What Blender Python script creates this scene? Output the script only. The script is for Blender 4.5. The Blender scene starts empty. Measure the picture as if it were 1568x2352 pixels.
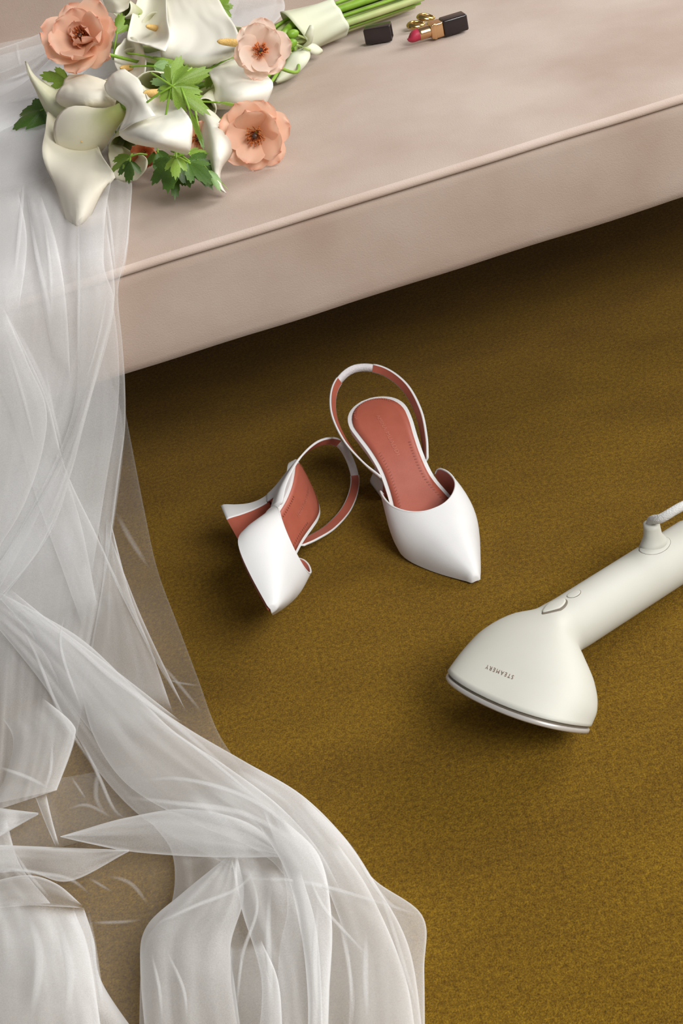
import bpy, bmesh, math, random
from mathutils import Vector, Matrix, noise
from mathutils.bvhtree import BVHTree

random.seed(7)
scene = bpy.context.scene
col = scene.collection
PI = math.pi

# ------------------------------------------------------------------ camera
PITCH, ROLL, FPX, CAMH = math.radians(34.5), math.radians(14.5), 3267.0, 0.90
_R = Vector((1, 0, 0)); _U = Vector((0, math.sin(PITCH), math.cos(PITCH)))
CF = Vector((0, math.cos(PITCH), -math.sin(PITCH)))
CX = math.cos(ROLL) * _R - math.sin(ROLL) * _U
CY = math.sin(ROLL) * _R + math.cos(ROLL) * _U
CC = Vector((0, 0, CAMH))
cd = bpy.data.cameras.new('camera'); cam = bpy.data.objects.new('camera', cd); col.objects.link(cam)
cd.sensor_fit = 'HORIZONTAL'; cd.sensor_width = 24.0; cd.lens = FPX * 24.0 / 1568.0
cd.clip_start = 0.05
M = Matrix.Identity(4)
for i in range(3):
    M[i][0] = CX[i]; M[i][1] = CY[i]; M[i][2] = -CF[i]; M[i][3] = CC[i]
cam.matrix_world = M
scene.camera = cam

# ------------------------------------------------------------------ light
w = bpy.data.worlds.new('world'); scene.world = w; w.use_nodes = True
bg = w.node_tree.nodes['Background']; bg.inputs[0].default_value = (0.92, 0.95, 1.0, 1); bg.inputs[1].default_value = 0.17
def area(name, loc, target, sx, sy, power, colr=(1, 1, 1)):
    l = bpy.data.lights.new(name, 'AREA'); l.shape = 'RECTANGLE'; l.size = sx; l.size_y = sy
    l.energy = power; l.color = colr
    o = bpy.data.objects.new(name, l); col.objects.link(o); o.location = loc
    o.rotation_euler = (Vector(target) - Vector(loc)).to_track_quat('-Z', 'Y').to_euler()
    return o
area('window_light', (3.35, 2.55, 2.15), (0.25, 1.1, 0.1), 2.4, 1.9, 136, (1.0, 0.98, 0.95))
area('front_fill_light', (2.2, -1.75, 3.05), (0.2, 1.1, 0.15), 2.5, 1.9, 240, (1.0, 0.985, 0.96))  # added fill lamp out of view, brightens the sofa's front face
scene.view_settings.view_transform = 'Standard'
scene.view_settings.look = 'None'
scene.view_settings.gamma = 1.0
scene.view_settings.use_curve_mapping = False
scene.view_settings.exposure = -0.06
scene.cycles.transparent_max_bounces = 48
scene.cycles.max_bounces = 12

# ------------------------------------------------------------------ pixel helpers (1568 x 2352)
def ray(px, py):
    return CF + CX * ((px - 784) / FPX) - CY * ((py - 1176) / FPX)
def onz(px, py, z):
    d = ray(px, py); return CC + d * ((z - CAMH) / d.z)
def imgdir(dx, dy, toward):
    """direction given as image right, image down, towards the camera"""
    return (CX * dx - CY * dy - CF * toward).normalized()

# ------------------------------------------------------------------ object helpers
def link(name, me, parent=None, m=None):
    o = bpy.data.objects.new(name, me); col.objects.link(o)
    if parent is not None: o.parent = parent
    if m is not None and me is not None:
        if len(me.materials) == 0: me.materials.append(m)
    return o
def empty(name, loc=(0, 0, 0)):
    o = bpy.data.objects.new(name, None); col.objects.link(o); o.location = loc
    o.empty_display_size = 0.02
    return o
def tag(o, label=None, cat=None, group=None, kind=None):
    if label: o['label'] = label
    if cat: o['category'] = cat
    if group: o['group'] = group
    if kind: o['kind'] = kind
    return o
def mesh(name, verts, faces, smooth=True):
    me = bpy.data.meshes.new(name)
    me.from_pydata([tuple(v) for v in verts], [], faces)
    me.validate(); me.update()
    if smooth:
        me.polygons.foreach_set('use_smooth', [True] * len(me.polygons))
    return me
def grid(name, rows, closed=False, caps=False, smooth=True):
    """rows: list of lists of points"""
    n = len(rows[0]); verts = [p for r in rows for p in r]; faces = []
    for j in range(len(rows) - 1):
        for i in range(n if closed else n - 1):
            a = j * n + i; b = j * n + (i + 1) % n
            faces.append((a, b, b + n, a + n))
    if caps:
        faces.append(tuple(reversed(range(n)))); k = (len(rows) - 1) * n
        faces.append(tuple(range(k, k + n)))
    return mesh(name, verts, faces, smooth)
def cr(pts, n):
    """Catmull-Rom resample by arc length to n points"""
    P = [Vector(p) for p in pts]
    if len(P) == 2:
        return [P[0].lerp(P[1], i / (n - 1)) for i in range(n)]
    Q = [P[0] * 2 - P[1]] + P + [P[-1] * 2 - P[-2]]
    dense = []
    for k in range(1, len(Q) - 2):
        p0, p1, p2, p3 = Q[k - 1], Q[k], Q[k + 1], Q[k + 2]
        for s in range(16):
            t = s / 16
            dense.append(0.5 * ((2 * p1) + (p2 - p0) * t + (2 * p0 - 5 * p1 + 4 * p2 - p3) * t * t + (3 * p1 - p0 - 3 * p2 + p3) * t ** 3))
    dense.append(P[-1])
    L = [0.0]
    for a, b in zip(dense, dense[1:]): L.append(L[-1] + (b - a).length)
    out = []; k = 0
    for i in range(n):
        s = L[-1] * i / (n - 1)
        while k < len(L) - 2 and L[k + 1] < s: k += 1
        f = (s - L[k]) / max(1e-12, L[k + 1] - L[k])
        out.append(dense[k].lerp(dense[k + 1], min(1, max(0, f))))
    return out
def lut(x, table):
    """smooth interpolation in a table of (x, y)"""
    if x <= table[0][0]: return table[0][1]
    if x >= table[-1][0]: return table[-1][1]
    for k in range(len(table) - 1):
        if x <= table[k + 1][0]:
            x0, y0 = table[k]; x1, y1 = table[k + 1]
            def sl(i):
                if i <= 0 or i >= len(table) - 1:
                    j = 0 if i <= 0 else len(table) - 2
                    return (table[j + 1][1] - table[j][1]) / (table[j + 1][0] - table[j][0])
                return (table[i + 1][1] - table[i - 1][1]) / (table[i + 1][0] - table[i - 1][0])
            h = x1 - x0; t = (x - x0) / h; m0, m1 = sl(k) * h, sl(k + 1) * h
            return (2 * t ** 3 - 3 * t * t + 1) * y0 + (t ** 3 - 2 * t * t + t) * m0 + (-2 * t ** 3 + 3 * t * t) * y1 + (t ** 3 - t * t) * m1
def tube(name, pts, rad, n=12, res=None, caps=True, squash=1.0):
    """tube through pts; rad float or function of t"""
    P = cr(pts, res or max(8, len(pts) * 4))
    rows = []; up = None
    for i, p in enumerate(P):
        t = (P[min(i + 1, len(P) - 1)] - P[max(i - 1, 0)]).normalized()
        if up is None:
            up = t.orthogonal().normalized()
        up = (up - t * up.dot(t)).normalized(); side = t.cross(up)
        r = rad(i / (len(P) - 1)) if callable(rad) else rad
        rows.append([p + (up * math.cos(2 * PI * k / n) + side * math.sin(2 * PI * k / n) * squash) * r for k in range(n)])
    return grid(name, rows, closed=True, caps=caps)
def frame(loc, x, z):
    """matrix with local x and z axes"""
    z = Vector(z).normalized(); x = Vector(x); x = (x - z * x.dot(z)).normalized(); y = z.cross(x)
    m = Matrix.Identity(4)
    for i in range(3):
        m[i][0] = x[i]; m[i][1] = y[i]; m[i][2] = z[i]; m[i][3] = loc[i]
    return m
def box_bm(sx, sy, sz, bev=0.0, seg=3):
    bm = bmesh.new(); bmesh.ops.create_cube(bm, size=1.0)
    for v in bm.verts: v.co = Vector((v.co.x * sx, v.co.y * sy, v.co.z * sz))
    if bev: bmesh.ops.bevel(bm, geom=bm.edges[:], offset=bev, segments=seg, affect='EDGES', profile=0.5)
    return bm
def bm_mesh(name, bm, smooth=True):
    me = bpy.data.meshes.new(name); bm.to_mesh(me); bm.free()
    if smooth: me.polygons.foreach_set('use_smooth', [True] * len(me.polygons))
    return me
def solidify(o, th, offset=0.0):
    m = o.modifiers.new('thickness', 'SOLIDIFY'); m.thickness = th; m.offset = offset; return o
def subsurf(o, lv=1):
    m = o.modifiers.new('smooth', 'SUBSURF'); m.levels = lv; m.render_levels = lv; return o

# ------------------------------------------------------------------ materials
def mat(name, c1, c2=None, scale=20.0, rough=0.6, metal=0.0, bump=0.0, bscale=200.0, sheen=0.0, sheen_tint=(1, 1, 1), spec=0.5, sub=0.0, detail=3.0, trans=None, coat=0.0, ramp=(0.35, 0.65)):
    m = bpy.data.materials.new(name); m.use_nodes = True
    nt = m.node_tree; N = nt.nodes; Lk = nt.links; p = N['Principled BSDF']
    c2 = c2 or tuple(x * 0.93 for x in c1)
    tc = N.new('ShaderNodeTexCoord'); nz = N.new('ShaderNodeTexNoise'); nz.inputs['Scale'].default_value = scale; nz.inputs['Detail'].default_value = detail
    Lk.new(tc.outputs['Object'], nz.inputs['Vector'])
    rp = N.new('ShaderNodeValToRGB'); rp.color_ramp.elements[0].position = ramp[0]; rp.color_ramp.elements[1].position = ramp[1]
    rp.color_ramp.elements[0].color = (*c1, 1); rp.color_ramp.elements[1].color = (*c2, 1)
    Lk.new(nz.outputs['Fac'], rp.inputs['Fac']); Lk.new(rp.outputs['Color'], p.inputs['Base Color'])
    p.inputs['Roughness'].default_value = rough; p.inputs['Metallic'].default_value = metal
    p.inputs['Specular IOR Level'].default_value = spec
    p.inputs['Sheen Weight'].default_value = sheen; p.inputs['Sheen Tint'].default_value = (*sheen_tint, 1); p.inputs['Sheen Roughness'].default_value = 0.45
    p.inputs['Coat Weight'].default_value = coat
    if sub:
        p.inputs['Subsurface Weight'].default_value = sub; p.inputs['Subsurface Scale'].default_value = 0.004
        p.inputs['Subsurface Radius'].default_value = (1, 0.8, 0.6)
    if bump:
        n2 = N.new('ShaderNodeTexNoise'); n2.inputs['Scale'].default_value = bscale; n2.inputs['Detail'].default_value = 4
        Lk.new(tc.outputs['Object'], n2.inputs['Vector'])
        b = N.new('ShaderNodeBump'); b.inputs['Strength'].default_value = bump; b.inputs['Distance'].default_value = 0.002
        Lk.new(n2.outputs['Fac'], b.inputs['Height']); Lk.new(b.outputs['Normal'], p.inputs['Normal'])
    if trans:
        t = N.new('ShaderNodeBsdfTranslucent'); Lk.new(rp.outputs['Color'], t.inputs['Color'])
        mx = N.new('ShaderNodeMixShader'); mx.inputs[0].default_value = trans
        Lk.new(p.outputs[0], mx.inputs[1]); Lk.new(t.outputs[0], mx.inputs[2])
        Lk.new(mx.outputs[0], N['Material Output'].inputs['Surface'])
    return m

def carpet_mat():
    m = bpy.data.materials.new('carpet'); m.use_nodes = True
    nt = m.node_tree; N = nt.nodes; Lk = nt.links; p = N['Principled BSDF']
    tc = N.new('ShaderNodeTexCoord')
    def nz(scale, detail, rough=0.55, stretch=None):
        n = N.new('ShaderNodeTexNoise'); n.inputs['Scale'].default_value = scale; n.inputs['Detail'].default_value = detail; n.inputs['Roughness'].default_value = rough
        if stretch:
            mp = N.new('ShaderNodeMapping'); mp.inputs['Scale'].default_value = stretch; mp.inputs['Rotation'].default_value = (0, 0, 0.25)
            Lk.new(tc.outputs['Object'], mp.inputs['Vector']); Lk.new(mp.outputs[0], n.inputs['Vector'])
        else: Lk.new(tc.outputs['Object'], n.inputs['Vector'])
        return n
    big = nz(5.5, 5, 0.65, (1.0, 1.7, 1)); fine = nz(620, 3, 0.7); mid = nz(240, 3, 0.65)
    r1 = N.new('ShaderNodeValToRGB'); r1.color_ramp.elements[0].position = 0.34; r1.color_ramp.elements[1].position = 0.68
    r1.color_ramp.elements[0].color = (0.160, 0.086, 0.0050, 1); r1.color_ramp.elements[1].color = (0.220, 0.122, 0.0075, 1)
    Lk.new(big.outputs['Fac'], r1.inputs['Fac'])
    r2 = N.new('ShaderNodeValToRGB'); r2.color_ramp.elements[0].position = 0.30; r2.color_ramp.elements[1].position = 0.72
    r2.color_ramp.elements[0].color = (0.50, 0.46, 0.46, 1); r2.color_ramp.elements[1].color = (1.45, 1.5, 1.5, 1)
    Lk.new(fine.outputs['Fac'], r2.inputs['Fac'])
    r3 = N.new('ShaderNodeValToRGB'); r3.color_ramp.elements[0].position = 0.30; r3.color_ramp.elements[1].position = 0.70
    r3.color_ramp.elements[0].color = (0.62, 0.58, 0.58, 1); r3.color_ramp.elements[1].color = (1.28, 1.32, 1.32, 1)
    Lk.new(mid.outputs['Fac'], r3.inputs['Fac'])
    def mul(a, b):
        x = N.new('ShaderNodeMix'); x.data_type = 'RGBA'; x.blend_type = 'MULTIPLY'; x.inputs[0].default_value = 1.0
        Lk.new(a, x.inputs[6]); Lk.new(b, x.inputs[7]); return x.outputs[2]
    c = mul(mul(r1.outputs[0], r2.outputs[0]), r3.outputs[0])
    Lk.new(c, p.inputs['Base Color'])
    p.inputs['Roughness'].default_value = 0.95; p.inputs['Specular IOR Level'].default_value = 0.12
    p.inputs['Sheen Weight'].default_value = 0.05; p.inputs['Sheen Tint'].default_value = (0.9, 0.62, 0.55, 1); p.inputs['Sheen Roughness'].default_value = 0.5
    b = N.new('ShaderNodeBump'); b.inputs['Strength'].default_value = 0.8; b.inputs['Distance'].default_value = 0.002
    Lk.new(fine.outputs['Fac'], b.inputs['Height']); Lk.new(b.outputs['Normal'], p.inputs['Normal'])
    return m

def tulle_mat(name, a):
    """open net: a thread fraction a, which covers more when the net is seen at a slant"""
    m = bpy.data.materials.new(name); m.use_nodes = True
    nt = m.node_tree; N = nt.nodes; Lk = nt.links
    for n in list(N):
        if n.type == 'BSDF_PRINCIPLED': N.remove(n)
    out = N['Material Output']
    geo = N.new('ShaderNodeNewGeometry')
    dot = N.new('ShaderNodeVectorMath'); dot.operation = 'DOT_PRODUCT'
    Lk.new(geo.outputs['Normal'], dot.inputs[0]); Lk.new(geo.outputs['Incoming'], dot.inputs[1])
    ab = N.new('ShaderNodeMath'); ab.operation = 'ABSOLUTE'; Lk.new(dot.outputs['Value'], ab.inputs[0])
    mx = N.new('ShaderNodeMath'); mx.operation = 'MAXIMUM'; mx.inputs[1].default_value = 0.16; Lk.new(ab.outputs[0], mx.inputs[0])
    iv = N.new('ShaderNodeMath'); iv.operation = 'DIVIDE'; iv.inputs[0].default_value = 0.75; Lk.new(mx.outputs[0], iv.inputs[1])
    tc = N.new('ShaderNodeTexCoord'); nz = N.new('ShaderNodeTexNoise'); nz.inputs['Scale'].default_value = 900; nz.inputs['Detail'].default_value = 2
    Lk.new(tc.outputs['Object'], nz.inputs['Vector'])
    mr = N.new('ShaderNodeMapRange'); mr.inputs[1].default_value = 0.25; mr.inputs[2].default_value = 0.75
    mr.inputs[3].default_value = 1 - a * 0.85; mr.inputs[4].default_value = 1 - a * 1.15
    Lk.new(nz.outputs['Fac'], mr.inputs[0])
    pw = N.new('ShaderNodeMath'); pw.operation = 'POWER'; Lk.new(mr.outputs[0], pw.inputs[0]); Lk.new(iv.outputs[0], pw.inputs[1])
    sb = N.new('ShaderNodeMath'); sb.operation = 'SUBTRACT'; sb.inputs[0].default_value = 1.0; Lk.new(pw.outputs[0], sb.inputs[1])
    at = N.new('ShaderNodeAttribute'); at.attribute_name = 'ply'
    ex = N.new('ShaderNodeMath'); ex.operation = 'MULTIPLY'; Lk.new(iv.outputs[0], ex.inputs[0]); Lk.new(at.outputs['Fac'], ex.inputs[1])
    Lk.new(ex.outputs[0], pw.inputs[1])
    tr = N.new('ShaderNodeBsdfTransparent')
    df = N.new('ShaderNodeBsdfDiffuse'); df.inputs['Color'].default_value = (0.96, 0.965, 0.97, 1)
    tl = N.new('ShaderNodeBsdfTranslucent'); tl.inputs['Color'].default_value = (0.96, 0.965, 0.97, 1)
    m1 = N.new('ShaderNodeMixShader'); m1.inputs[0].default_value = 0.5; Lk.new(df.outputs[0], m1.inputs[1]); Lk.new(tl.outputs[0], m1.inputs[2])
    m2 = N.new('ShaderNodeMixShader'); Lk.new(sb.outputs[0], m2.inputs[0]); Lk.new(tr.outputs[0], m2.inputs[1]); Lk.new(m1.outputs[0], m2.inputs[2])
    Lk.new(m2.outputs[0], out.inputs['Surface'])
    return m

def attr_mat(name, stops, rough=0.5, trans=0.25, noise_amt=0.05, sub=0.0):
    """colour along a mesh attribute 'grow' (0 base .. 1 rim)"""
    m = bpy.data.materials.new(name); m.use_nodes = True
    nt = m.node_tree; N = nt.nodes; Lk = nt.links; p = N['Principled BSDF']
    at = N.new('ShaderNodeAttribute'); at.attribute_name = 'grow'
    tc = N.new('ShaderNodeTexCoord'); nz = N.new('ShaderNodeTexNoise'); nz.inputs['Scale'].default_value = 60; nz.inputs['Detail'].default_value = 4
    Lk.new(tc.outputs['Object'], nz.inputs['Vector'])
    ma = N.new('ShaderNodeMath'); ma.operation = 'MULTIPLY_ADD'; ma.inputs[1].default_value = noise_amt * 2; ma.inputs[2].default_value = -noise_amt
    Lk.new(nz.outputs['Fac'], ma.inputs[0])
    ad = N.new('ShaderNodeMath'); ad.operation = 'ADD'; Lk.new(ma.outputs[0], ad.inputs[0]); Lk.new(at.outputs['Fac'], ad.inputs[1])
    rp = N.new('ShaderNodeValToRGB')
    el = rp.color_ramp.elements
    el[0].position = stops[0][0]; el[0].color = (*stops[0][1], 1); el[1].position = stops[-1][0]; el[1].color = (*stops[-1][1], 1)
    for s, c in stops[1:-1]:
        e = el.new(s); e.color = (*c, 1)
    Lk.new(ad.outputs[0], rp.inputs['Fac']); Lk.new(rp.outputs['Color'], p.inputs['Base Color'])
    p.inputs['Roughness'].default_value = rough; p.inputs['Specular IOR Level'].default_value = 0.3
    t = N.new('ShaderNodeBsdfTranslucent'); Lk.new(rp.outputs['Color'], t.inputs['Color'])
    mx = N.new('ShaderNodeMixShader'); mx.inputs[0].default_value = trans
    Lk.new(p.outputs[0], mx.inputs[1]); Lk.new(t.outputs[0], mx.inputs[2]); Lk.new(mx.outputs[0], N['Material Output'].inputs['Surface'])
    return m
def set_grow(me, vals):
    a = me.attributes.new('grow', 'FLOAT', 'POINT'); a.data.foreach_set('value', vals)

MT = {}
MT['carpet'] = carpet_mat()
MT['wall'] = mat('wall_paint', (0.70, 0.68, 0.65), rough=0.9, bump=0.1)
MT['velvet'] = mat('pink_velvet', (0.37, 0.262, 0.205), (0.50, 0.408, 0.346), scale=4.5, rough=0.85, bump=0.25, bscale=700, sheen=0.35, sheen_tint=(1, 0.9, 0.86), spec=0.15, detail=6, ramp=(0.30, 0.62))
MT['velvet_piping'] = mat('pink_velvet_piping', (0.56, 0.435, 0.365), (0.62, 0.505, 0.44), scale=12, rough=0.8, bump=0.2, bscale=700, sheen=0.4, spec=0.15)
MT['wood'] = mat('dark_wood', (0.06, 0.035, 0.02), scale=30, rough=0.5)
MT['white_leather'] = mat('white_leather', (0.70, 0.695, 0.69), (0.68, 0.675, 0.67), scale=30, rough=0.5, bump=0.06, bscale=900, spec=0.35)
MT['red_leather'] = mat('terracotta_leather', (0.40, 0.105, 0.066), (0.36, 0.090, 0.056), scale=40, rough=0.42, bump=0.05, bscale=900, spec=0.45)
MT['red_sole'] = mat('terracotta_sole', (0.33, 0.085, 0.045), scale=40, rough=0.4)
MT['foil'] = mat('pale_foil_print', (0.49, 0.165, 0.115), scale=60, rough=0.35)
MT['stitch'] = mat('dark_stitch', (0.24, 0.06, 0.04), scale=60, rough=0.6)
MT['elastic'] = mat('white_elastic', (0.70, 0.67, 0.68), scale=300, rough=0.8, bump=0.4, bscale=900)
MT['cream_plastic'] = mat('cream_plastic', (0.545, 0.54, 0.48), (0.53, 0.525, 0.465), scale=25, rough=0.5, spec=0.4, bump=0.04, bscale=1500)
MT['slot'] = mat('grey_gasket', (0.16, 0.135, 0.10), scale=40, rough=0.5)
MT['plate'] = mat('pale_metal_plate', (0.60, 0.57, 0.53), scale=40, rough=0.35, metal=0.3)
MT['print'] = mat('brown_print', (0.16, 0.085, 0.055), scale=50, rough=0.6)
MT['cord'] = mat('white_braid', (0.62, 0.615, 0.59), scale=250, rough=0.8, bump=0.6, bscale=700)
MT['black'] = mat('black_lacquer', (0.018, 0.012, 0.012), (0.022, 0.015, 0.015), scale=30, rough=0.22, spec=0.5)
MT['gold'] = mat('gold_metal', (0.80, 0.52, 0.28), (0.76, 0.48, 0.25), scale=30, rough=0.22, metal=1.0)
MT['gold_dark'] = mat('yellow_gold', (0.60, 0.40, 0.14), scale=30, rough=0.2, metal=1.0)
MT['lip'] = mat('crimson_lipstick', (0.47, 0.028, 0.07), (0.42, 0.022, 0.055), scale=200, rough=0.5, bump=0.2, bscale=900)
MT['tulle0'] = tulle_mat('tulle_thin', 0.13)
MT['tulle1'] = tulle_mat('tulle_single', 0.27)
MT['tulle2'] = tulle_mat('tulle_double', 0.44)
MT['tulle3'] = tulle_mat('tulle_gathered', 0.58)
MT['calla'] = attr_mat('calla_spathe', [(0.0, (0.26, 0.38, 0.05)), (0.22, (0.50, 0.56, 0.18)), (0.45, (0.80, 0.80, 0.58)), (0.7, (0.94, 0.92, 0.81)), (1.0, (0.95, 0.93, 0.84))], rough=0.45, trans=0.18)
MT['calla_warm'] = attr_mat('calla_spathe_warm', [(0.0, (0.26, 0.34, 0.05)), (0.25, (0.55, 0.57, 0.22)), (0.5, (0.90, 0.86, 0.66)), (1.0, (0.95, 0.90, 0.79))], rough=0.45, trans=0.18)
MT['spadix'] = mat('yellow_spadix', (0.80, 0.48, 0.12), (0.84, 0.58, 0.22), scale=300, rough=0.7, bump=0.8, bscale=900)
MT['petal'] = attr_mat('peach_petal', [(0.0, (0.86, 0.45, 0.18)), (0.3, (0.90, 0.58, 0.40)), (0.82, (0.92, 0.62, 0.47)), (0.95, (0.88, 0.50, 0.36)), (1.0, (0.80, 0.32, 0.20))], rough=0.55, trans=0.35, noise_amt=0.08)
MT['petal_pale'] = attr_mat('pale_peach_petal', [(0.0, (0.90, 0.58, 0.36)), (0.4, (0.93, 0.76, 0.64)), (0.88, (0.93, 0.76, 0.66)), (1.0, (0.88, 0.55, 0.42))], rough=0.55, trans=0.35, noise_amt=0.08)
MT['petal_deep'] = attr_mat('coral_petal', [(0.0, (0.70, 0.20, 0.06)), (0.5, (0.74, 0.28, 0.13)), (1.0, (0.70, 0.20, 0.10))], rough=0.55, trans=0.3)
MT['stamen'] = mat('rust_stamen', (0.38, 0.075, 0.015), (0.62, 0.19, 0.04), scale=500, rough=0.7)
MT['stamen_orange'] = mat('orange_stamen', (0.75, 0.17, 0.04), (0.80, 0.28, 0.08), scale=500, rough=0.7)
MT['pistil'] = mat('dark_pistil', (0.05, 0.025, 0.02), scale=200, rough=0.6)
MT['leaf'] = mat('green_leaf', (0.19, 0.33, 0.035), (0.29, 0.44, 0.075), scale=60, rough=0.42, trans=0.25, spec=0.4)
MT['leaf_dark'] = mat('dark_green_leaf', (0.055, 0.125, 0.018), (0.10, 0.20, 0.03), scale=60, rough=0.45, trans=0.2, spec=0.4)
MT['leaf_pale'] = mat('pale_green_leaf', (0.22, 0.38, 0.13), (0.30, 0.45, 0.18), scale=60, rough=0.5, trans=0.25)
MT['stem'] = mat('green_stem', (0.17, 0.33, 0.02), (0.27, 0.45, 0.05), scale=40, rough=0.4, spec=0.4)
MT['stem_pale'] = mat('pale_green_stem', (0.38, 0.48, 0.16), (0.48, 0.52, 0.22), scale=40, rough=0.45)
MT['wrap'] = attr_mat('pale_wrap_leaf', [(0.0, (0.66, 0.72, 0.42)), (0.5, (0.82, 0.84, 0.64)), (1.0, (0.84, 0.86, 0.70))], rough=0.5, trans=0.25)

# ------------------------------------------------------------------ sofa frame
ZB = 0.33                                        # seat height
SA = onz(285, 615, ZB); SB = onz(1568, 219, ZB)
SU = (SB - SA); SU.z = 0; SU.normalize()         # along the front edge
SN = Vector((SU.y, -SU.x, 0))                    # outward, towards the floor in front
def sofa(s, n, z): return SA + SU * s + SN * n + Vector((0, 0, z - ZB))
FACE_H = 0.118; SEAT_D = 0.72
S0, S1 = -0.95, 1.25

# ------------------------------------------------------------------ setting
tag(link('floor', mesh('floor', [(-4, -3.5, 0), (6, -3.5, 0), (6, 4.8, 0), (-4, 4.8, 0)], [(0, 1, 2, 3)]), None, MT['carpet']), kind='structure')
wb = [sofa(-3.2, -2.3, 0), sofa(4.8, -2.3, 0), sofa(4.8, -2.3, 2.8), sofa(-3.2, -2.3, 2.8)]
wb2 = [p - SN * 0.1 for p in wb]
tag(link('wall_back', mesh('wall_back', wb + wb2, [(0, 1, 2, 3), (7, 6, 5, 4), (0, 4, 5, 1), (1, 5, 6, 2), (2, 6, 7, 3), (3, 7, 4, 0)], False), None, MT['wall']), kind='structure')

# ------------------------------------------------------------------ sofa
def build_sofa():
    root = empty('sofa', sofa((S0 + S1) / 2, -SEAT_D / 2, 0))
    def P(name, me, m, parent=root):
        o = link(name, me, parent, m)
        o.matrix_parent_inverse = Matrix.Translation(-root.location) if parent is root else Matrix.Identity(4)
        return o
    # seat: closed profile swept along the edge, crowned top
    prof = []
    zb, zt = ZB - FACE_H, ZB - 0.004
    prof += [(-SEAT_D - 0.08, zb), (-0.012, zb), (-0.003, zb + 0.003), (0.0, zb + 0.012)]
    prof += [(0.002 * math.sin(PI * k / 7), zb + 0.012 + (zt - zb - 0.014) * k / 7) for k in range(1, 7)]
    prof += [(0.0, zt - 0.002), (-0.006, zt + 0.001)]
    for k in range(1, 25):
        f = k / 24; n = -0.006 - (SEAT_D + 0.074) * f
        prof.append((n, ZB - 0.003 + 0.006 * math.sin(PI * min(1, f * 1.6)) ** 0.7))
    rows = []
    ns = 90
    for j in range(ns + 1):
        s = S0 + (S1 - S0) * j / ns; r = []
        for n, z in prof:
            wv = 0.0
            if z > zb + 0.02 and n > -SEAT_D:
                wv = 0.0022 * noise.noise(Vector((s * 7, n * 7, 1.3)))
            if z > ZB - 0.02 and n < -0.02: r.append(sofa(s, n, z + wv))
            elif z <= zb + 0.013: r.append(sofa(s, n, z + 0.0018 * noise.noise(Vector((s * 9, 4.1, 0)))))
            else: r.append(sofa(s, n + wv * 0.6, z))
        rows.append(r)
    seat = P('seat_cushion', grid('seat_cushion', rows, closed=True, caps=True), MT['velvet'])
    def along(n, z, s0=S0, s1=S1, amp=0.0009):
        return [sofa(s0 + (s1 - s0) * k / 60, n, z + amp * noise.noise(Vector((k * 0.35, 0, 7)))) for k in range(61)]
    pp = along(0.001, ZB - 0.003)
    o = link('piping', tube('piping', pp, 0.0048, 10, 122), seat, MT['velvet_piping'])
    # backrest, leaning back a little
    rows = []
    bp = [(0.0, ZB - 0.05), (0.006, ZB + 0.02), (0.002, ZB + 0.15), (-0.018, ZB + 0.34), (-0.045, ZB + 0.40), (-0.09, ZB + 0.41), (-0.13, ZB + 0.39), (-0.14, ZB + 0.30), (-0.12, ZB - 0.05)]
    bp = [(p.x, p.y) for p in cr([(a, b, 0) for a, b in bp], 34)]
    for j in range(61):
        s = S0 + (S1 - S0) * j / 60
        rows.append([sofa(s, -SEAT_D + n + 0.003 * noise.noise(Vector((s * 6, z * 6, 9))), z) for n, z in bp])
    P('backrest', grid('backrest', rows, closed=True, caps=True), MT['velvet'])
    for s in (S0 + 0.12, S1 - 0.12):
        for n in (-0.22, -SEAT_D + 0.02):
            a, b = sofa(s, n, 0.0), sofa(s, n, zb + 0.004)
            P('leg', tube('leg', [a, a.lerp(b, 0.5), b], lambda t: 0.014 + 0.010 * t, 16, 8), MT['wood'])
    tag(root, 'blush pink velvet sofa with piped front edge above the olive carpet', 'sofa')
build_sofa()

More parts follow.
